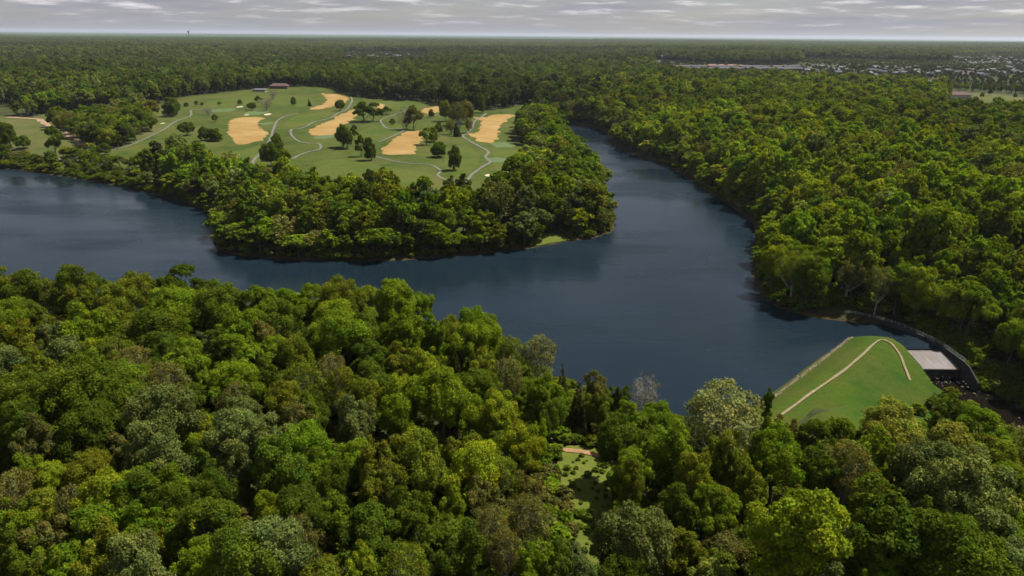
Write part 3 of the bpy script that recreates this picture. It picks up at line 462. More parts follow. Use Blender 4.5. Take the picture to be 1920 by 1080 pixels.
o = ribbon('crest_path', DAM_PATH, .75, M_PATHDIRT, .30, 1.0, .35, dz_); o.parent = dam
# stones along the waterline: a band of separate rocks
def rock_mesh(name, seed, mat):
    bm = bmesh.new(); bmesh.ops.create_icosphere(bm, subdivisions=1, radius=1.0); r = random.Random(seed)
    for v in bm.verts: v.co *= r.uniform(.7, 1.15); v.co.z *= .7
    me = bpy.data.meshes.new(name); bm.to_mesh(me); bm.free(); me.materials.append(mat); return me
rocks = [rock_mesh('stone', s, M_RIPRAP) for s in range(5)]
def rock_band(name, line, n, spread, size, zf, mat, parent):
    L = smooth_line(line, False, 1.0); r = np.random.default_rng(3); V = []; Q = []; base = []
    for s in range(5):
        m = rocks[s]; a = np.empty(len(m.vertices) * 3, np.float32); m.vertices.foreach_get('co', a)
        base.append((a.reshape(-1, 3), np.array([tuple(p.vertices) for p in m.polygons])))
    off = 0
    for i in range(n):
        b, fq = base[i % 5]; c = L[r.integers(len(L))] + r.normal(0, spread, 2); k = size * r.uniform(.5, 1.5); a = r.uniform(0, 6.28)
        x = b[:, 0] * math.cos(a) - b[:, 1] * math.sin(a); y = b[:, 0] * math.sin(a) + b[:, 1] * math.cos(a)
        zz = float(zf(np.array([c[0]]), np.array([c[1]]))[0])
        V.append(np.column_stack([c[0] + x * k, c[1] + y * k, zz + b[:, 2] * k + k * .25])); Q.append(fq + off); off += len(b)
    o = link(name, mesh_np(name, np.concatenate(V), np.concatenate(Q), [mat]), parent); return o
o = rock_band('riprap', DAM_EDGE, 700, .35, .30, dz_, M_RIPRAP, dam); o['kind'] = 'stuff'

toe = [(dax + du[0] * u + dn[0] * v, day + du[1] * u + dn[1] * v) for u, v in ((-16, -7), (dl * .3, -9), (dl * .6, -14), (dl - 10, -17), (dl - 12, -32), (dl - 22, -42), (dl * .35, -44), (-8, -40), (-18, -26))]
tag(sheet('dam_toe', toe, M_DAMGRASS, .22, 1.6, .6), 'rough grass at the foot of the dam', kind='structure')
spw = bpy.data.objects.new('spillway', None); col.objects.link(spw)
tag(spw, 'pale concrete spillway with a sheer drop beside the dam', 'spillway')
bm = bmesh.new()
prof = [(206.8, -.45), (204.5, -.40), (199, -.95), (194.4, -1.5)]
top = []
for y, z_ in prof: top.append((bm.verts.new((127.4, y, z_)), bm.verts.new((139.6, y, z_))))
for a, b in zip(top[:-1], top[1:]): bm.faces.new((a[0], b[0], b[1], a[1]))
bl = bm.verts.new((127.4, 194.3, -6.6)); br = bm.verts.new((139.6, 194.3, -6.6))
bk = bm.verts.new((127.4, 206.8, -6.6)); bkr = bm.verts.new((139.6, 206.8, -6.6))
bm.faces.new((top[0][1], bkr, bk, top[0][0]))
bmesh.ops.subdivide_edges(bm, edges=bm.edges[:], cuts=2, use_grid_fill=True)
bm_obj('chute', bm, M_CHUTE, spw)
bm = bmesh.new(); add_box(bm, 127.4, 139.6, 194.0, 194.38, -6.6, -1.52); bm_obj('drop_wall', bm, M_DROP_SHADE, spw)
def wall_along(name, pts, thick, mat, parent):
    """pts: x, y, top, bottom"""
    bm = bmesh.new(); P = np.array(pts, float); T = np.gradient(P[:, :2], axis=0); T /= np.linalg.norm(T, axis=1)[:, None]; N = np.stack([-T[:, 1], T[:, 0]], -1) * thick / 2
    rows_ = []
    for p_, n_ in zip(P, N):
        rows_.append([bm.verts.new((p_[0] + s * n_[0], p_[1] + s * n_[1], z_)) for s, z_ in ((-1, p_[3]), (-1, p_[2]), (1, p_[2]), (1, p_[3]))])
    for a, b in zip(rows_[:-1], rows_[1:]):
        for i in range(4): bm.faces.new((a[i], a[(i + 1) % 4], b[(i + 1) % 4], b[i]))
    bm.faces.new(rows_[0][::-1]); bm.faces.new(rows_[-1])
    return bm_obj(name, bm, mat, parent)
wall_along('training_wall', [(126.9, 212, 1.0, -6), (126.9, 207, 1.2, -6.6), (126.9, 199, .4, -6.6), (126.9, 194, -.4, -6.6), (126.9, 190, -2.4, -6.6), (126.9, 185.5, -4.2, -6.8)], .5, M_CONC, spw)
RW = [(121, 234), (128, 230), (134.6, 222.5), (138.8, 212), (140.2, 205), (140.3, 194), (140.3, 186)]
RWs = smooth_line(RW, False, 2.0)
wall_along('side_wall', [(x, y, 1.0 if y > 192 else 1.0 - (192 - y) * .5, -6.6) for x, y in RWs], .45, M_CONC, spw)
rail = wall_along('coping', [(x, y, 1.16, 1.01) for x, y in RWs if y > 193], .6, M_CONC, spw)
k = NT('galvanised_rail'); M_RAIL = k.principled(c4(.34, .38, .40), .4, .5)
bm = bmesh.new(); add_box(bm, -.04, .04, -.04, .04, 1.17, 2.2); post = bm_obj('rail_post', bm, M_RAIL, spw); first = True
for x, y in RWs:
    if y > 193:
        o = post if first else post.copy(); first = False
        if o is not post: col.objects.link(o)
        o.parent = spw; o.location = (x, y, 0)
for zr in (1.7, 2.2):
    V_, Q_ = tube([(x, y, zr) for x, y in RWs if y > 193], [.035] * sum(1 for x, y in RWs if y > 193), 5); link('hand_rail', mesh_np('hand_rail', V_, Q_, [M_RAIL]), spw)
r = random.Random(4)
for i in range(5):
    bm = bmesh.new(); add_box(bm, 129.5 + i * 2.2, 129.9 + i * 2.2, 193.2, 194.25, -5.2, -3.6 + r.uniform(-.3, .3)); bm_obj('baffle', bm, M_CONC, spw)

stream = ribbon('stream', [(133.5, 196)] + STREAM, 10.5, M_STREAM, 0, 3, .3, lambda x, y: np.full_like(x, -4.9))
tag(stream, 'dark stream below the spillway', kind='structure')
bm = bmesh.new(); r = random.Random(9)
foam = rock_band('white_water', [(129, 192.3), (133.5, 191.6), (136, 192.4), (138.5, 192)], 60, .3, .15, lambda x, y: np.full_like(x, -5.05), M_FOAM, None)
bm.free(); tag(foam, 'white foam at the foot of the spillway drop', kind='stuff')
strk = rock_band('stream_rocks', [(p_[0] + 4.5, p_[1] + 1) for p_ in STREAM[:6]], 70, 2.2, .4, lambda x, y: np.maximum(height(x, y), -5.2), M_ROCK, None)
tag(strk, 'brown rocks scattered along the stream below the spillway', kind='stuff')
strk = rock_band('bank_rocks', [(p_[0] - 5, p_[1]) for p_ in STREAM[:5]], 30, 1.6, .4, lambda x, y: np.maximum(height(x, y), -5.2), M_ROCK, None)
tag(strk, 'pale rocks along the near bank of the stream', kind='stuff')
# ---------------------------------------------------------------- trees
def lobes_for(shape, r):
    """leaf clumps of a crown: centre, radius; crown fills |x|,|y| <= 6, z 5..20"""
    L = []
    if shape == 'cone':
        for z_ in np.arange(3.0, 19.5, 1.15):
            rad = 4.3 * (1 - (z_ - 2.5) / 17.8) ** .8
            n = max(1, int(rad * 2.6))
            for i in range(n):
                a = 2 * math.pi * (i + r.uniform(0, 1)) / n; L.append((math.cos(a) * rad * .7, math.sin(a) * rad * .7, z_, max(.6, rad * .42)))
        return L
    par = {'round': (6, 6.6, 12.9, 44, 1.65), 'broad': (6.3, 5.0, 13.6, 46, 1.6), 'tall': (5.4, 8.2, 11.6, 50, 1.5), 'clumped': (6, 6.4, 12.8, 0, 1.6), 'open': (6.1, 6.6, 12.9, 44, 1.45), 'ragged': (6, 6, 12, 0, 1)}[shape]
    rx, rz, cz, n, lr = par
    if shape == 'ragged':                                   # uneven leaders at different heights
        for i in range(7):
            a = i * 2.1 + r.uniform(-.5, .5); q = 0 if i == 0 else r.uniform(2.0, 3.9); top_ = [19.0, 16.5, 14.5, 17.3, 13.0, 15.5, 12.0][i] + r.uniform(-1, .6)
            for j in range(8):
                f_ = j / 7; L.append((math.cos(a) * q * (.55 + .45 * f_) + r.normal(0, .9), math.sin(a) * q * (.55 + .45 * f_) + r.normal(0, .9), top_ - (1 - f_) * r.uniform(5, 8.5), r.uniform(.8, 1.75) * (1.15 - .35 * f_)))
        return L
    if shape == 'clumped':                                  # a handful of big boughs, each with its own head
        heads = []
        for i in range(9):
            a = i * 2.4 + r.uniform(-.4, .4); q = [0.0, .35, .55, .7, .75, .62, .7, .78, .6][i]; zz = [4.6, 3.4, 2.2, .6, -.6, 1.6, -1.8, .2, -2.6][i] + r.uniform(-.6, .6)
            heads.append((math.cos(a) * rx * q, math.sin(a) * rx * q, cz + zz, r.uniform(2.0, 2.9)))
        for hx, hy, hz, hr in heads:
            for i in range(8):
                v = r.normal(size=3); v /= np.linalg.norm(v); v[2] = abs(v[2]) * .9 - .15
                L.append((hx + v[0] * hr * .72, hy + v[1] * hr * .72, hz + v[2] * hr * .72, hr * r.uniform(.36, .52)))
        return L
    ph = r.uniform(0, 6.283, 2)
    for i in range(n):
        t = (i + .5) / n; z_ = 1 - 1.62 * t; a = i * 2.39996 + r.uniform(-.35, .35); s = math.sqrt(max(0, 1 - z_ * z_))
        q = r.uniform(.60, .95); w = (1 + .20 * math.sin(a * 2 + ph[0]) + .13 * math.sin(a * 3 + z_ * 2.5 + ph[1])) / 1.08
        L.append((math.cos(a) * s * rx * q * w, math.sin(a) * s * rx * q * w, cz + z_ * rz * q, lr * r.uniform(.72, 1.28)))
    for i in range(6): L.append((r.uniform(-2.2, 2.2), r.uniform(-2.2, 2.2), cz + r.uniform(-2, 2.5), lr * 1.3))
    return L

def crown_arrays(shape, n, size, seed, density=1.0):
    r = np.random.default_rng(seed); L = np.array(lobes_for(shape, r)); w = L[:, 3] ** 2; w /= w.sum()
    ctr = np.array([0, 0, L[:, 2].mean()])
    li = r.choice(len(L), n, p=w); c = L[li, :3]; rad = L[li, 3]
    out = c - ctr; out /= np.linalg.norm(out, axis=1)[:, None] + 1e-6
    d = r.normal(size=(n, 3)) + out * .75 + np.array([0, 0, .35]); d /= np.linalg.norm(d, axis=1)[:, None]
    pos = c + d * (rad * r.uniform(.55, 1.16, n) * (1 + .16 * np.sin(d[:, 0] * 7 + li) * np.sin(d[:, 1] * 7)))[:, None]
    keep = np.ones(n, bool)
    for q in L:                                             # leaves grow on the outside
        keep &= (np.linalg.norm(pos - q[:3], axis=1) > q[3] * .52)
    pos, d, li = pos[keep], d[keep], li[keep]; n = len(pos)
    nr = d + r.normal(size=(n, 3)) * .62; nr /= np.linalg.norm(nr, axis=1)[:, None]
    t = np.cross(nr, r.normal(size=(n, 3))); t /= np.linalg.norm(t, axis=1)[:, None] + 1e-9; b = np.cross(nr, t)
    s = (size * r.uniform(.6, 1.35, n))[:, None]
    V = np.stack([pos + t * s, pos + b * s * .66 + nr * s * .22, pos - t * s, pos - b * s * .66 + nr * s * .22], 1).reshape(-1, 3)
    Q = np.arange(n * 4).reshape(n, 4)
    lobe_v = r.uniform(.78, 1.22, len(L))[li]; v = lobe_v * r.uniform(.72, 1.28, n)
    hue = r.normal(0, .07, n) + r.normal(0, .06, len(L))[li]
    colr = np.stack([v * (1 + hue), v, v * (1 - hue * .5), np.ones(n)], -1)
    return V, Q, np.repeat(colr, 4, 0), L

def trunk_arrays(L, seed, rad=.38, limbs=12, twigs=0, cone=False):
    r = np.random.default_rng(seed); V = []; Q = []
    def put(pts, radii, sides):
        v, q = tube(pts, radii, sides); off = len(V); V.extend(v); Q.extend([tuple(i + off for i in f) for f in q])
    if cone:
        put([(0, 0, -1.2), (0, 0, 4), (.1, 0, 11), (0, .1, 19)], [rad, rad * .8, rad * .5, .06], 7); return V, Q
    j = [(0, 0, -1.2), (.12, .05, 2.5), (r.uniform(-.3, .3), r.uniform(-.3, .3), 6), (r.uniform(-.5, .5), r.uniform(-.5, .5), 9.5), (r.uniform(-.7, .7), r.uniform(-.7, .7), 14.5)]
    put(j, [rad * 1.35, rad, rad * .85, rad * .6, rad * .22], 7)
    order = r.permutation(len(L))[:limbs]
    for q in order:
        e = L[q, :3]; h0 = min(max(4.5, e[2] - np.hypot(e[0], e[1]) * 1.1 - 1.0), 11); s = np.array([0.1, 0, h0])
        m = s * .5 + e * .5 + np.array([0, 0, -.4]); put([s, m, e], [rad * .42, rad * .28, rad * .09], 5)
        for w in range(twigs):
            d = r.normal(size=3); d[2] = abs(d[2]); d /= np.linalg.norm(d); k0 = m + (e - m) * r.uniform(.1, 1); put([k0, k0 + d * r.uniform(1.2, 2.6)], [rad * .1, rad * .03], 3)
    return V, Q

def crown_mesh(name, arr, mat):
    V, Q, c, _ = arr; me = mesh_np(name, V, Q, [mat]); a = me.color_attributes.new('leafv', 'FLOAT_COLOR', 'POINT'); a.data.foreach_set('color', c.astype(np.float32).ravel()); return me

SHAPES = {'round': 20000, 'broad': 20000, 'tall': 20000, 'clumped': 20000, 'ragged': 19000, 'open': 5200, 'cone': 9000, 'bare': 1000}
PROTO = {}
for si, (sh, n) in enumerate(SHAPES.items()):
    PROTO[sh] = []
    for v in range(2):
        base = 'open' if sh == 'bare' else sh
        arr = crown_arrays(base, int(n * 1.5), {'open': .22, 'bare': .22, 'cone': .26}.get(sh, .205), 100 + si * 7 + v)
        sparse = sh in ('open', 'bare')
        tv, tq = trunk_arrays(arr[3], 50 + si * 3 + v, .34 if sparse else .4, 40 if sparse else 10, {'open': 4, 'bare': 7}.get(sh, 0), sh == 'cone')
        PROTO[sh].append((crown_mesh('crown', arr, M_LEAF), mesh_np('trunk', tv, tq, [M_PALE if sparse else M_BARK], smooth=True)))

# colour families: linear leaf colour, usual crown shapes, words
FAM = {'b': ((.126, .182, .010), ('round', 'clumped', 'ragged', 'broad', 'ragged'), 'bright green'),
       'd': ((.082, .116, .010), ('round', 'ragged', 'tall', 'clumped'), 'dark green'),
       'o': ((.130, .148, .012), ('ragged', 'tall', 'open', 'round'), 'olive green'),
       'y': ((.174, .208, .011), ('round', 'ragged', 'tall'), 'yellow-green'),
       'p': ((.196, .208, .030), ('broad', 'clumped', 'round'), 'pale yellow-green'),
       'r': ((.128, .124, .028), ('open', 'ragged', 'open'), 'brownish'),
       'g': ((.122, .150, .038), ('tall', 'ragged', 'round'), 'grey-green'),
       's': ((.165, .175, .055), ('open',), 'thin pale'),
       'c': ((.052, .055, .014), ('cone',), 'dark cedar'),
       'w': ((.150, .135, .110), ('bare',), 'nearly bare grey')}
TREES = []
def plant(x, y, diam, ht, fam, where, sink=0.0):
    r = random.Random(int(x * 131 + y * 17)); base, shapes, word = FAM[fam]
    sh = shapes[r.randrange(len(shapes))]
    if where in ('golf course', 'left bank') and sh == 'ragged': sh = ('tall', 'round', 'clumped')[r.randrange(3)]
    cm, tm = PROTO[sh][r.randrange(2)]
    root = bpy.data.objects.new('cedar_tree' if fam == 'c' else 'tree', None); col.objects.link(root)
    z_ = float(height(np.array([x]), np.array([y]))[0])
    root.location = (x, y, z_ - sink); root.rotation_euler = (r.gauss(0, .035), r.gauss(0, .035), r.uniform(0, 6.283)); sx = r.uniform(.88, 1.14); root.scale = (diam / 12.0 * sx, diam / 12.0 / sx, ht / 20.8)
    root.empty_display_size = .5
    for nm, me in (('crown', cm), ('trunk', tm)):
        o = bpy.data.objects.new(nm, me); col.objects.link(o); o.parent = root
        if nm == 'crown':
            k_ = r.uniform(.84, 1.18); w = r.uniform(-.07, .07)
            o.color = (base[0] * k_ * (1 + w), base[1] * k_, base[2] * k_ * (1 - w), 1)
    TREES.append((root, x, y, z_ + ht * .6, fam, sh, where)); return root
for x, y, dm, ht, fam in NEAR_TREES: plant(x, y, dm, ht, fam, 'near wood')
for x, y, dm, ht, fam in LONE_TREES: plant(x, y, max(dm, 3.2) * 1.1, max(ht, 4.0) * 1.36, fam, 'golf course' if not (x < -200 and y < 640) else 'left bank', sink=max(ht, 4.0) * .32)

# ---- the woods as masses: points with instances
def lod_proto(name, shape, n, size, seed, trunk=True):
    arr = crown_arrays(shape, n, size, seed); V, Q, c, L = arr
    V = list(V); Q = [tuple(q) for q in Q]; mi = [0] * len(Q); c = list(c)
    if trunk:
        tv, tq = trunk_arrays(L, seed, .4, 5); off = len(V); V += list(tv); Q += [tuple(i + off for i in f) for f in tq]; mi += [1] * len(tq); c += [(1, 1, 1, 1)] * len(tv)
    me = mesh_np(name, np.array(V), np.array(Q), [M_LEAF_MASS, M_BARK], mi); a = me.color_attributes.new('leafv', 'FLOAT_COLOR', 'POINT'); a.data.foreach_set('color', np.array(c, np.float32).ravel())
    return bpy.data.objects.new(name, me)
def patch_proto(name, seed):
    """a patch of far woodland, about 46 m across"""
    r = np.random.default_rng(seed); Vs = []; Qs = []; Cs = []; off = 0
    for i in range(16):
        cx, cy = r.uniform(-23, 23, 2); V, Q, c, L = crown_arrays('round', 60, 2.6, seed * 31 + i); k_ = r.uniform(.8, 1.25); g_ = r.uniform(.7, 1.3)
        V = V * np.array([k_, k_, k_ * r.uniform(.85, 1.1)]) + np.array([cx, cy, 0]); c = c * np.array([g_ * r.uniform(.9, 1.15), g_, g_, 1])
        Vs.append(V); Qs.append(Q + off); Cs.append(c); off += len(V)
    me = mesh_np(name, np.concatenate(Vs), np.concatenate(Qs), [M_LEAF_MASS]); a = me.color_attributes.new('leafv', 'FLOAT_COLOR', 'POINT'); a.data.foreach_set('color', np.concatenate(Cs).astype(np.float32).ravel())
    return bpy.data.objects.new(name, me)
def proto_collection(name, objs):
    c = bpy.data.collections.new(name)
    for i, o in enumerate(objs): o.name = f'{name}_{i:02d}'; c.objects.link(o)
    return c
MID = proto_collection('wood_tree', [lod_proto('t', s, 3400, .60, 300 + i) for i, s in enumerate(('round', 'ragged', 'tall', 'clumped', 'ragged', 'broad'))] + [lod_proto('t', 'open', 1300, .50, 330)])
FARC = proto_collection('far_tree', [lod_proto('t', s, 420, 1.55, 400 + i, False) for i, s in enumerate(('round', 'broad', 'clumped', 'round'))])
PATCH = proto_collection('wood_patch', [patch_proto('t', 500 + i) for i in range(4)])

def scatter(name, coll, P, scale, kinds, tint, label):
    me = bpy.data.meshes.new(name); me.vertices.add(len(P)); me.vertices.foreach_set('co', np.asarray(P, np.float32).ravel())
    a = me.attributes.new('size', 'FLOAT_VECTOR', 'POINT'); a.data.foreach_set('vector', np.asarray(scale, np.float32).ravel())
    a = me.attributes.new('pick', 'INT', 'POINT'); a.data.foreach_set('value', np.asarray(kinds, np.int32))
    a = me.attributes.new('turn', 'FLOAT', 'POINT'); a.data.foreach_set('value', rng.uniform(0, 6.283, len(P)).astype(np.float32))
    a = me.attributes.new('tint', 'FLOAT_COLOR', 'POINT'); a.data.foreach_set('color', np.column_stack([tint, np.ones(len(P))]).astype(np.float32).ravel())
    o = link(name, me); tag(o, label, kind='stuff')
    g = bpy.data.node_groups.new(name, 'GeometryNodeTree')
    g.interface.new_socket('Geometry', in_out='INPUT', socket_type='NodeSocketGeometry'); g.interface.new_socket('Geometry', in_out='OUTPUT', socket_type='NodeSocketGeometry')
    N = g.nodes.new; gi = N('NodeGroupInput'); go = N('NodeGroupOutput'); ip = N('GeometryNodeInstanceOnPoints'); ci = N('GeometryNodeCollectionInfo')
    ci.inputs['Collection'].default_value = coll; ci.inputs['Separate Children'].default_value = True; ci.inputs['Reset Children'].default_value = True
    def attr(nm, ty):
        n_ = N('GeometryNodeInputNamedAttribute'); n_.data_type = ty; n_.inputs['Name'].default_value = nm; return n_.outputs['Attribute']
    cx = N('ShaderNodeCombineXYZ'); e2r = N('FunctionNodeEulerToRotation')
    lk = g.links.new
    lk(gi.outputs[0], ip.inputs['Points']); lk(ci.outputs[0], ip.inputs['Instance']); ip.inputs['Pick Instance'].default_value = True
    lk(attr('pick', 'INT'), ip.inputs['Instance Index']); lk(attr('turn', 'FLOAT'), cx.inputs['Z']); lk(cx.outputs[0], e2r.inputs[0]); lk(e2r.outputs[0], ip.inputs['Rotation'])
    lk(attr('size', 'FLOAT_VECTOR'), ip.inputs['Scale']); lk(ip.outputs[0], go.inputs[0])
    o.modifiers.new('instances', 'NODES').node_group = g
    return o

PAL = np.array([FAM[q][0] for q in 'bdoygrpc'])
def tints(x, y, weights, drift=60):
    """species and brightness come in drifts"""
    w = np.array(weights, float)[None, :].repeat(len(x), 0)
    for i in range(len(PAL)): w[:, i] *= np.exp(1.1 * vnoise(x, y, drift, 20 + i) + .8 * vnoise(x, y, drift * .42, 40 + i))
    w /= w.sum(1)[:, None]; cum = w.cumsum(1); u = rng.uniform(0, 1, len(x)); i = (u[:, None] > cum).sum(1).clip(0, len(PAL) - 1)
    k_ = rng.uniform(.78, 1.22, len(x)) * (1 + .30 * vnoise(x, y, drift * 2.6, 61)); h_ = rng.normal(0, .045, len(x)); c = PAL[i] * k_[:, None]; c[:, 0] *= 1 + h_; c[:, 2] *= 1 - h_  # broad brightness drift, partly standing in for cloud-shadow bands
    return c, i
def grid_points(x0, x1, y0, y1, s, jit=.42):
    gx, gy = np.meshgrid(np.arange(x0, x1, s), np.arange(y0, y1, s * .87)); gx = gx + (np.arange(gx.shape[0]) % 2)[:, None] * s * .5
    gx = gx + rng.uniform(-jit, jit, gx.shape) * s; gy = gy + rng.uniform(-jit, jit, gx.shape) * s; return gx.ravel(), gy.ravel()
HALF = math.tan(math.radians(36.5)) 
def in_view(x, y, pad): return (np.abs(x) < (y + 30) * HALF * 1.04 + pad) & (y > 55)
def grown(poly, d):
    P = np.array(poly); return smooth_line(P, True, 10)
OPEN_L = {k_: grown(v, 0) for k_, v in OPEN_AREAS.items()}
kept = np.array([(t[1], t[2]) for t in TREES])
def free_of_trees(x, y, d):
    ok = np.ones(len(x), bool)
    for (a, b), t in zip(kept, TREES):
        rr = d + t[0].scale[0] * 6 * .45
        ok &= (x - a) ** 2 + (y - b) ** 2 > rr * rr
    return ok
def woodland(x, y, margin=3.0):
    ok = shore(x, y) > margin
    for L in OPEN_L.values(): ok &= ~inside(x, y, L)
    ok &= ~((x > 60) & (x < 145) & (y > 140) & (y < 235) & (dam_z(x, y) > height(x, y) - .6) & (shore(x, y) < 60) & (line_dist(x, y, [DAM[0], DAM[1]]) < 24))
    ok &= ~((line_dist(x, y, [DAM[0], DAM[1]]) < 33) & (x > 70) & (x < 127))
    ok &= line_dist(x, y, STREAM) > 8
    ok &= ~((x > 138) & (x < 147) & (y > 190) & (y < 206))
    ok &= line_dist(x, y, RW) > 3.2
    ok &= ~((x > 118) & (x < 141) & (y > 183) & (y < 232))
    return ok
# near wood: lower trees in the gaps between the placed ones
x, y = grid_points(-230, 175, 60, 235, 6.0); m = in_view(x, y, 18) & woodland(x, y, 5) & ~inside(x, y, np.array(CLEAR)) & (line_dist(x, y, np.array(TRAIL)) > 4) & ~((x > 50) & (y > 108)) & (y < 208) & ~((x / y > .05) & (x / y < .20) & (y > 78) & (y < 150)) & ~((x / y > .19) & (x / y < .31) & (y < 108))
x, y = x[m], y[m]
def gap_to_trees(x, y):
    g = np.full(len(x), 1e9)
    for (a, b), t in zip(kept, TREES): g = np.minimum(g, np.hypot(x - a, y - b) - t[0].scale[0] * 6)
    return g
gap = gap_to_trees(x, y); m = gap > .3; x, y, gap = x[m], y[m], gap[m]
wts = {'near': (3, 3.4, 3, 1.2, 1.5, .9, .1, .15), 'point': (3.4, 3.6, 2.2, 1.2, 1.6, .9, .1, .4), 'right': (3.8, 1.1, 3.4, 4.0, .3, .3, .6, .02), 'far': (1.4, 5.0, 1.2, .2, 1.4, .3, .02, .3)}
FULL = proto_collection('gap_tree', [lod_proto('t', s, 15000, .25, 700 + i) for i, s in enumerate(('round', 'ragged', 'tall', 'ragged'))])
tint, _ = tints(x, y, wts['near']); dm = np.clip((gap + 4.2) / 6 * rng.uniform(.85, 1.1, len(x)), .45, .72); z_ = height(x, y)
edge = np.clip(shore(x, y) / 25, .55, 1)
print('near infill', len(x)); scatter('near_wood_infill', FULL, np.column_stack([x, y, z_]), np.column_stack([dm, dm, (dm * .38 + .22) * edge * rng.uniform(.85, 1.05, len(x))]), rng.integers(0, 4, len(x)), tint, 'lower trees between the crowns of the near wood')
# right bank and point: nearest as single trees, the others as masses
x, y = grid_points(-520, 620, 150, 820, 8.6); m = in_view(x, y, 25) & woodland(x, y, 2.0); x, y = x[m], y[m]; m = ~((y < 264) & (x < 60)) & ~((x < 152) & (y < 200)); x, y = x[m], y[m]
m = free_of_trees(x, y, 2.5); x, y = x[m], y[m]
point = x < 62 + np.maximum(y - 440, 0) * .02 - np.maximum(760 - y, 0) * 0 
sd = shore(x, y)
tp, ip_ = tints(x, y, wts['point']); tr, ir = tints(x, y, wts['right']); tint = np.where(point[:, None], tp, tr); ki = np.where(point, ip_, ir)
dist = np.hypot(x, y)
N_SINGLE = max(0, 318 - len(TREES)); print('placed', len(TREES)); order = np.argsort(dist + np.where(sd < 14, -25, 0)); single = np.zeros(len(x), bool); single[order[:N_SINGLE]] = True
for a, b, i, pt in zip(x[single], y[single], ki[single], point[single]):
    r = random.Random(int(a * 5 + b)); dm = r.uniform(9.5, 14); plant(a, b, dm, dm * 1.25 + r.uniform(4, 8), 'bdoygrpc'[i], 'wooded point' if pt else 'right bank')
def clear_zones(x, y):
    """share of trees kept and their size round the built-up clearings (bearing and range)"""
    keep = np.ones(len(x)); size = np.ones(len(x)); brg = x / y; rng_ = np.hypot(x, y)
    for b0, b1, r0, r1, kp in SUBURB_ZONES:
        m = (brg > b0) & (brg < b1); keep = np.where(m & (rng_ > r0) & (rng_ < r1), kp, keep)
        reach = 18 / 95 * r0; size = np.where(m & (rng_ < r1), np.minimum(size, np.clip((r0 - rng_) / reach, .38, 1)), size)
    return rng.uniform(0, 1, len(x)) < keep, size
def rarefy(x, y): return clear_zones(x, y)[0]
def suburb_size(x, y): return clear_zones(x, y)[1]
def put_mass(name, m, label, hmul=1.0):
    n = m.sum(); xx, yy = x[m], y[m]; dm = rng.uniform(.72, 1.18, n) * clear_zones(xx, yy)[1] * (1.02 + .12 * vnoise(xx, yy, 50, 9)); hh = dm * rng.uniform(.88, 1.18, n) * hmul
    edge = np.clip(sd[m] / 12, .62, 1); z_ = height(xx, yy); brush = (xx < -165) & (line_dist(xx, yy, OPEN_L['west_field'], True) < 75) & (sd[m] < 90); dm = np.where(brush, dm * .62, dm); hh = np.where(brush, hh * .42, hh)
    kd = rng.integers(0, 6, n); kd = np.where((ki[m] == 5) & (rng.uniform(0, 1, n) < .6), 6, kd)
    return scatter(name, MID, np.column_stack([xx, yy, z_]), np.column_stack([dm * .98, dm * .98, hh * edge]), kd, tint[m], label)
if True:
    keep_x, keep_y, keep_sd, keep_ki, keep_tint = x, y, sd, ki, tint
    x, y = grid_points(-420, -100, 420, 900, 9.5); m = inside(x, y, np.array(CREEK)); x, y = x[m], y[m]; m = free_of_trees(x, y, 2.0); x, y = x[m], y[m]; sd = np.full(len(x), 99.0)
    tint, ki = tints(x, y, (1.5, 4, 2, .2, .6, 1.6, 0, .4))
    CREEK_SET = (x, y, sd, ki, tint); x, y, sd, ki, tint = keep_x, keep_y, keep_sd, keep_ki, keep_tint
left_shore = (x < -130) & (y > 380) & (sd < 55) & (y < 620)
put_mass('lakeside_wood', ~single & point, 'mixed spring wood covering the point across the lake', .9)
put_mass('right_bank_wood', ~single & ~point, 'yellow-green wood on the right bank of the lake')
x, y, sd, ki, tint = CREEK_SET
put_mass('creekside_wood', np.ones(len(x), bool), 'small dark wood along the creek left of the golf course', .8)
# farther woods
x, y = grid_points(-1500, 1500, 820, 1700, 11.0); m = in_view(x, y, 25) & woodland(x, y, 3.5) & rarefy(x, y); x, y = x[m], y[m]; m = free_of_trees(x, y, 2); x, y = x[m], y[m]
tb, _ = tints(x, y, wts['far'], 170); tb = tb * .8 + tb.mean(1)[:, None] * .08; tr, _ = tints(x, y, wts['right']); f_ = (sstep(30, 160, x) * sstep(1500, 900, y))[:, None]; tint = np.where(rng.uniform(0, 1, (len(x), 1)) < f_, tr, tb)
dm = rng.uniform(.8, 1.35, len(x)) * suburb_size(x, y); z_ = height(x, y)
print('mid', len(x)); scatter('far_wood', MID, np.column_stack([x, y, z_]), np.column_stack([dm, dm, dm * rng.uniform(.8, 1.15, len(x))]), rng.integers(0, 6, len(x)), tint, 'dark green woods behind the golf course')
x, y = grid_points(-3100, 3100, 1700, 3700, 14.0); m = in_view(x, y, 40) & rarefy(x, y); x, y = x[m], y[m]
tint, _ = tints(x, y, wts['far'], 170); tint = tint * .66 + tint.mean(1)[:, None] * .12; dm = rng.uniform(1.0, 1.55, len(x)) * suburb_size(x, y); z_ = height(x, y); gap = vnoise(x, y, 160, 77) + .6 * vnoise(x, y, 60, 78) > -.75
x, y, z_, tint, dm = x[gap], y[gap], z_[gap], tint[gap], dm[gap]
print('far', len(x)); scatter('distant_wood', FARC, np.column_stack([x, y, z_]), np.column_stack([dm, dm, dm * rng.uniform(.7, 1.05, len(x))]), rng.integers(0, 4, len(x)), tint, 'distant woods stretching towards the horizon')
x, y = grid_points(-9000, 9000, 3700, 10500, 42.0); m = in_view(x, y, 80); x, y = x[m], y[m]
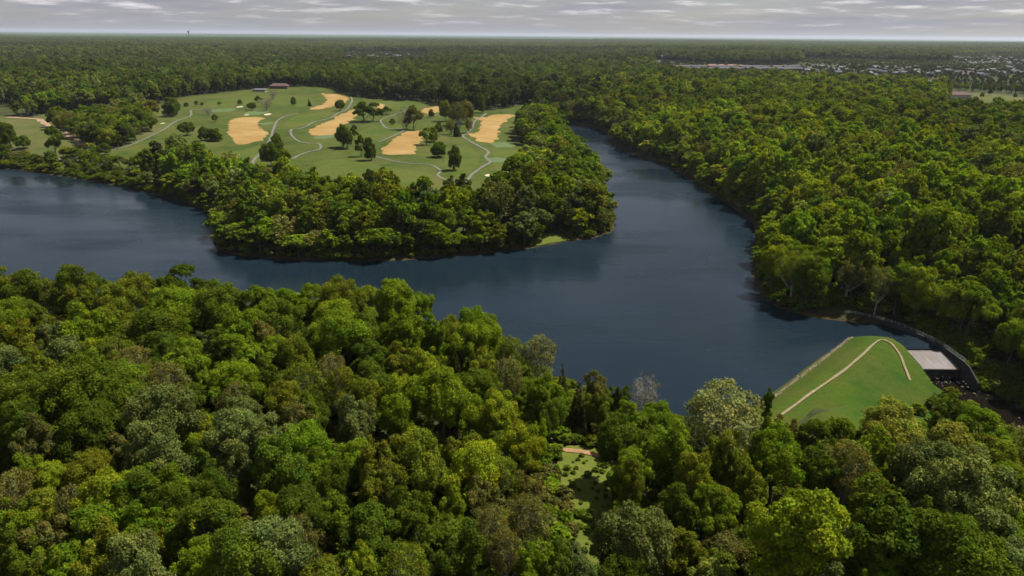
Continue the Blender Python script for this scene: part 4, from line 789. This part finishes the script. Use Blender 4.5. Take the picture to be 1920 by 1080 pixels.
tint, _ = tints(x, y, wts['far'], 600); tint = (tint * .6 + tint.mean(0)[None] * .4) * .72; z_ = height(x, y); gap = vnoise(x, y, 420, 57) + .6 * vnoise(x, y, 150, 58) > -.6; x, y, z_, tint = x[gap], y[gap], z_[gap], tint[gap]; dm = rng.uniform(.9, 1.2, len(x))
print('patch', len(x)); scatter('horizon_wood', PATCH, np.column_stack([x, y, z_]), np.column_stack([dm, dm, dm]), rng.integers(0, 4, len(x)), tint, 'hazy woods along the horizon')
# last ridge lines: a rough canopy out to the horizon
rr_ = np.geomspace(10200, 44000, 150); aa_ = np.linspace(-.72, .72, 900); RR, AA = np.meshgrid(rr_, aa_); X = RR * np.sin(AA); Y = RR * np.cos(AA)
Zc = height(X, Y) + 14 + vnoise(X, Y, 60, 3) * 5 + vnoise(X, Y, 700, 5) * 6 + rng.uniform(-2, 2, X.shape)
k = NT('far_canopy'); p = k.pos(); M_CANOPY = k.principled(k.ramp(k.noise(.004, 8, .65, p), [(.3, (.022, .045, .012)), (.55, (.04, .07, .018)), (.75, (.07, .08, .02))]).outputs[0], 1.0, 0.0)
ii = np.arange(X.size).reshape(X.shape); Q = np.stack([ii[:-1, :-1], ii[:-1, 1:], ii[1:, 1:], ii[1:, :-1]], -1).reshape(-1, 4)[:, ::-1]
o = link('horizon_canopy', mesh_np('horizon_canopy', np.stack([X, Y, Zc], -1).reshape(-1, 3), Q, [M_CANOPY])); tag(o, 'unbroken tree canopy at the horizon', kind='stuff')

# undergrowth: low bushes on the floor of the near wood and along the shore
x, y = grid_points(-260, 170, 62, 262, 2.6); m = in_view(x, y, 12) & woodland(x, y, 1.0) & (rng.uniform(0, 1, len(x)) < np.where((x / y > .04) & (x / y < .21) & (y > 78) & (y < 160), 1.0, .62)); cl = inside(x, y, np.array(CLEAR)); m &= ~cl | (rng.uniform(0, 1, len(x)) < .95); m &= line_dist(x, y, np.array(TRAIL)) > 1.8; x, y = x[m], y[m]
x3, y3 = grid_points(70, 128, 120, 200, 2.4); m = (line_dist(x3, y3, [DAM[0], DAM[1]]) > 21) & (line_dist(x3, y3, [DAM[0], DAM[1]]) < 36) & (shore(x3, y3) > 12) & (rng.uniform(0, 1, len(x3)) < .35) & (line_dist(x3, y3, STREAM) > 6); x, y = np.concatenate([x, x3[m]]), np.concatenate([y, y3[m]])
x4, y4 = grid_points(138, 175, 150, 235, 2.2); m = (line_dist(x4, y4, STREAM) > 7) & (line_dist(x4, y4, RW) > 1.8) & (x4 > 142); x, y = np.concatenate([x, x4[m]]), np.concatenate([y, y4[m]])
x2, y2 = grid_points(-450, 330, 190, 560, 3.2); m = woodland(x2, y2, .6) & in_view(x2, y2, 10) & (shore(x2, y2) < 16) & ~((y2 < 264) & (x2 < 60)); x, y = np.concatenate([x, x2[m]]), np.concatenate([y, y2[m]])
tint, _ = tints(x, y, (3, 3, 2.5, 1.2, 1.2, 1.2, .1, .1)); s_ = rng.uniform(.10, .24, len(x)); cl = inside(x, y, np.array(CLEAR)); s_ = np.where(cl, s_ * rng.uniform(.15, .5, len(x)), s_); tint[cl] = tint[cl] * .3 + np.array([.10, .15, .012]) * .7; z_ = height(x, y) - s_ * 5
print('bush', len(x)); scatter('undergrowth', FARC, np.column_stack([x, y, z_]), np.column_stack([s_ * 1.5, s_ * 1.5, s_]), rng.integers(0, 4, len(x)), tint, 'bushes and saplings under the trees')

# tufts on the dam
u_, v_ = rng.uniform(-6, dl + 10, 4200), rng.uniform(-24, 6, 4200); x = dax + du[0] * u_ + dn[0] * v_; y = day + du[1] * u_ + dn[1] * v_
dzv = np.minimum(dam_z(x, y), CREST); m = (dzv > .25 - (v_ < 0) * 4.5) & (x < 125.5) & (line_dist(x, y, smooth_line(DAM_PATH, False, 2.0)) > 1.1); low = dzv < -2.2
m &= rng.uniform(0, 1, len(x)) < np.where(low, .8, .12); x, y, dzv, low = x[m], y[m], dzv[m], low[m]; s_ = rng.uniform(.006, .015, len(x)) * np.where(low, 3.0, .8)
tint = np.stack([rng.uniform(.04, .10, len(x)), rng.uniform(.075, .11, len(x)), rng.uniform(.008, .02, len(x))], -1)
scatter('dam_tufts', FARC, np.column_stack([x, y, dzv - s_ * 9]), np.column_stack([s_ * 1.6, s_ * 1.6, s_]), rng.integers(0, 4, len(x)), tint, 'grass tufts and weeds on the dam')

# ---------------------------------------------------------------- buildings beyond the woods
def flat(name, c, rough=.8):
    k = NT(name); n_ = k.noise(.6, 4); return k.principled(k.ramp(n_, [(.3, tuple(v * .85 for v in c)), (.7, c)]).outputs[0], rough)
WALLS = [flat('wall_' + n, c) for n, c in (('cream', (.24, .20, .165)), ('white', (.36, .35, .335)), ('brick', (.16, .10, .08)), ('grey', (.18, .175, .185)))]
ROOFS = [flat('roof_' + n, c) for n, c in (('grey', (.095, .092, .10)), ('slate', (.07, .07, .085)), ('brown', (.11, .08, .065)), ('pale', (.14, .135, .135)))]
M_PANE = flat('dark_pane', (.03, .035, .045), .15)
def building_mesh(name, w, d, h, rise, wall, roof, rows=2):
    bm = bmesh.new(); add_box(bm, -w / 2, w / 2, -d / 2, d / 2, -2, h, 0)
    e = .6; a = [bm.verts.new(v) for v in ((-w / 2 - e, -d / 2 - e, h - .2), (w / 2 + e, -d / 2 - e, h - .2), (w / 2 + e, d / 2 + e, h - .2), (-w / 2 - e, d / 2 + e, h - .2), (-w / 2 - e, 0, h + rise), (w / 2 + e, 0, h + rise))]
    for f in ((0, 1, 5, 4), (2, 3, 4, 5), (3, 2, 1, 0)): bm.faces.new([a[i] for i in f]).material_index = 1
    for f in ((1, 2, 5), (3, 0, 4)): bm.faces.new([a[i] for i in f]).material_index = 0
    for r_ in range(rows):
        for i in range(max(2, int(w / 3.2))):
            x_ = -w / 2 + (i + .5) * w / max(2, int(w / 3.2)); z_ = .9 + r_ * 2.9
            for s_ in (-1, 1): add_box(bm, x_ - .5, x_ + .5, s_ * d / 2 - .06, s_ * d / 2 + .06, z_, z_ + 1.4, 2)
    me = bpy.data.meshes.new(name); bm.normal_update(); bm.to_mesh(me); bm.free()
    for m in (wall, roof, M_PANE): me.materials.append(m)
    return me
HM = [building_mesh('house', 13, 10, 6.0, 3.2, WALLS[0], ROOFS[0]), building_mesh('house', 15, 10, 6.2, 3.0, WALLS[1], ROOFS[1]), building_mesh('house', 12, 9.5, 5.8, 3.4, WALLS[2], ROOFS[2]), building_mesh('house', 14, 11, 6.0, 3.2, WALLS[3], ROOFS[3])]
HW = ['cream house with grey roof', 'white house with dark slate roof', 'brick house with brown roof', 'grey house with pale roof']
def ground_z(x, y): return float(height(np.array([float(x)]), np.array([float(y)]))[0])
for x, y, a, kd in HOUSES:
    o = link('house', HM[kd]); o.location = (x, y, ground_z(x, y)); o.rotation_euler = (0, 0, math.radians(a))
    place = 'far suburb at the right edge' if x > 500 else ('distant suburb beyond the channel' if x > 60 else ('distant suburb behind the golf course' if x > -900 and y > 2000 else 'far woods at upper left'))
    if x > 500:
        far_ = 'back' if math.hypot(x, y) > 2500 else ('middle' if math.hypot(x, y) > 1850 else 'front'); side = 'left' if x / y < .50 else ('centre' if x / y < .61 else 'right'); place = f'{far_} {side} of right-hand suburb'
    tag(o, f'distant {HW[kd]} in the {place}', 'house', f'{HW[kd]}, {place}')
TM = [building_mesh('townhouse_row', 34, 11, 9.5, 3.0, w_, r_, 3) for w_, r_ in ((WALLS[3], ROOFS[0]), (WALLS[2], ROOFS[1]), (WALLS[0], ROOFS[2]))]
for i, (x, y) in enumerate(TOWN_ROWS):
    o = link('townhouse_row', TM[i % 3]); o.location = (x, y, ground_z(x, y)); o.rotation_euler = (0, 0, math.radians((-8, 6, 80)[i % 3]))
    wd = ('grey', 'brick', 'cream')[i % 3]; tag(o, f'{wd} townhouse row in the distant block before the red dirt lot', 'townhouses', f'{wd} townhouse rows before the red dirt lot')
RL = np.array(RED_LOT, float)
tag(sheet('dirt_lot', RED_LOT, M_REDDIRT, 0, 25, zfun=lambda x, y: height(x, y) + .4 + 5.5 * np.clip(line_dist(x, y, RL, True) / 70, 0, 1)), 'strip of red bare earth behind the townhouses', kind='structure')
tag(sheet('lawn', LAWN, M_FIELD, .5, 12), 'pale lawn by the barn at the right edge', kind='structure')
tag(sheet('gravel_lot', LOT, M_PATH, .5, 8), 'pale gravel lot at the right edge', kind='structure')
tag(ribbon('road', ROAD, 9, M_PATH, .8, 6), 'pale road cutting through the far woods', kind='structure')
def big(name, spot, dims, wall, roof, rz, label, cat):
    x, y = SPOTS[spot]; root = bpy.data.objects.new(name, None); col.objects.link(root); root.location = (x, y, ground_z(x, y)); root.rotation_euler = (0, 0, math.radians(rz))
    w, d, h, rise = dims; bm = bmesh.new(); add_box(bm, -w / 2, w / 2, -d / 2, d / 2, -2, h); bm_obj('wall', bm, wall, root)
    bm = bmesh.new(); e = 1.0; a = [bm.verts.new(v) for v in ((-w / 2 - e, -d / 2 - e, h + .02), (w / 2 + e, -d / 2 - e, h + .02), (w / 2 + e, d / 2 + e, h + .02), (-w / 2 - e, d / 2 + e, h + .02), (-w / 2 + d * .3, 0, h + rise), (w / 2 - d * .3, 0, h + rise))]
    for f in ((0, 1, 5, 4), (2, 3, 4, 5), (1, 2, 5), (3, 0, 4), (3, 2, 1, 0)): bm.faces.new([a[i] for i in f])
    bm_obj('roof', bm, roof, root)
    for i in range(int(w / 4)):
        x_ = -w / 2 + (i + .5) * w / int(w / 4)
        bm = bmesh.new(); add_box(bm, x_ - .8, x_ + .8, -d / 2 - .08, -d / 2 + .02, 1, 2.6); bm_obj('window', bm, M_PANE, root)
    tag(root, label, cat); return root
big('clubhouse', 'clubhouse', (26, 14, 4.2, 3.6), WALLS[2], flat('roof_maroon', (.10, .062, .06)), 4, 'low clubhouse with maroon roof at the back of the golf course', 'clubhouse')
big('shed', 'shed', (18, 8, 3.2, 1.4), WALLS[1], ROOFS[3], -5, 'long pale shed left of the clubhouse', 'shed')
big('farm_house', 'house_a', (14, 9, 5, 2.2), WALLS[2], flat('roof_white', (.66, .66, .66)), 10, 'house with white roof among trees left of the golf course, left one of two', 'house')
big('farm_house', 'house_b', (19, 9, 5, 2.0), WALLS[3], bpy.data.materials['roof_white'], -8, 'long house with white roof among trees left of the golf course, right one of two', 'house')
big('barn', 'white_long', (34, 13, 6.5, 3.5), WALLS[1], flat('roof_dark_red', (.10, .05, .045)), 8, 'white barn with long dark red roof by the lawn at right', 'barn')
def tower(name, spot, hgt, rad, mat, label):
    x, y = SPOTS[spot]; root = bpy.data.objects.new(name, None); col.objects.link(root); root.location = (x, y, ground_z(x, y))
    prof = [(.05, hgt), (rad * .6, hgt - rad * .25), (rad, hgt - rad * .8), (rad, hgt - rad * 1.3), (rad * .55, hgt - rad * 1.9), (rad * .3, hgt - rad * 2.1)]
    V = []; Q = []; n = 16
    for r_, z_ in prof:
        for i in range(n): V.append((r_ * math.cos(i * 2 * math.pi / n), r_ * math.sin(i * 2 * math.pi / n), z_))
    for j in range(len(prof) - 1):
        for i in range(n): Q.append((j * n + i, (j + 1) * n + i, (j + 1) * n + (i + 1) % n, j * n + (i + 1) % n))
    link('tank', mesh_np('tank', V, Q, [mat], smooth=True), root)
    v, q = tube([(0, 0, -2), (0, 0, hgt * .5), (0, 0, hgt - rad * 2)], [rad * .38, rad * .3, rad * .32], 12); link('stem', mesh_np('stem', v, q, [mat], smooth=True), root)
    tag(root, label, 'water tower')
tower('water_tower', 'tower', 62, 11, WALLS[1], 'white water tower on the horizon above the golf course')
tower('water_tower', 'mast', 95, 12, ROOFS[0], 'grey water tower rising above the horizon at upper left')
tower('water_tower', 'water_tower2', 26, 3.6, WALLS[3], 'small pale water tower left of the townhouses')
x, y = SPOTS['bridge']; br_ = bpy.data.objects.new('footbridge', None); col.objects.link(br_); br_.location = (x, y, ground_z(x, y) + .8); br_.rotation_euler = (0, 0, .15); tag(br_, 'small pale footbridge at the end of the dirt track', 'bridge')
bm = bmesh.new(); add_box(bm, -6, 6, -1.6, 1.6, 0, .35); bm_obj('deck', bm, M_CONC, br_)
for s_ in (-1, 1): bm = bmesh.new(); add_box(bm, -6, 6, s_ * 1.5 - .1, s_ * 1.5 + .1, .36, 1.3); bm_obj('parapet', bm, WALLS[1], br_)

# ---------------------------------------------------------------- the air
k = NT('air'); v_ = k.n('ShaderNodeVolumePrincipled', {'Color': c4(.78, .86, 1.0), 'Density': HAZE_DENSITY, 'Anisotropy': .2}); k.t.links.new(v_.outputs[0], k.out.inputs['Volume'])
bm = bmesh.new(); add_box(bm, -46000, 46000, -2500, 46500, -40, 175); hz = bm_obj('haze', bm, k.m); tag(hz, 'thin blue-grey haze over the whole view', kind='stuff')

# ---------------------------------------------------------------- which tree is which
ORD = 'first second third fourth fifth sixth seventh eighth ninth tenth eleventh twelfth thirteenth fourteenth fifteenth sixteenth seventeenth eighteenth nineteenth twentieth'.split()
def ordinal(i): return ORD[i] if i < 20 else f'{i + 1}th'
ROWS = {'near wood': [(104, 'in the bottom row of near wood'), (116, 'in the second row of near wood'), (130, 'in the third row of near wood'), (146, 'in the middle rows of near wood'), (165, 'in the upper rows of near wood'), (185, 'in the last but one near-wood row'), (999, 'along the near shore of the lake')],
        'right bank': [(240, 'by the spillway on the right bank'), (999, 'on the right bank past the spillway')],
        'golf course': [(560, 'on the front of the golf course'), (760, 'in the middle of the golf course'), (9999, 'at the back of the golf course')],
        'left bank': [(9999, 'by the left field')], 'wooded point': [(9999, 'at the tip of the wooded point')]}
sets = {}
for t in TREES:
    wh = t[6]; row = next(n for lim, n in ROWS[wh] if t[2] < lim); sets.setdefault((row, FAM[t[4]][2]), []).append(t)
for (row, word), ts in sets.items():
    ts.sort(key=lambda t: t[1] / t[2])
    for i, t in enumerate(ts):
        nm = 'cedar' if t[4] == 'c' else 'tree'; w_ = 'dark' if t[4] == 'c' else word
        lab = f'the only {w_} {nm} {row}' if len(ts) == 1 else f'{ordinal(i)} {w_} {nm} from the left {row}'
        if len(ts) > 1 and i == len(ts) - 1: lab = f'rightmost {w_} {nm} {row}'
        tag(t[0], lab, 'tree', 'trees ' + row)
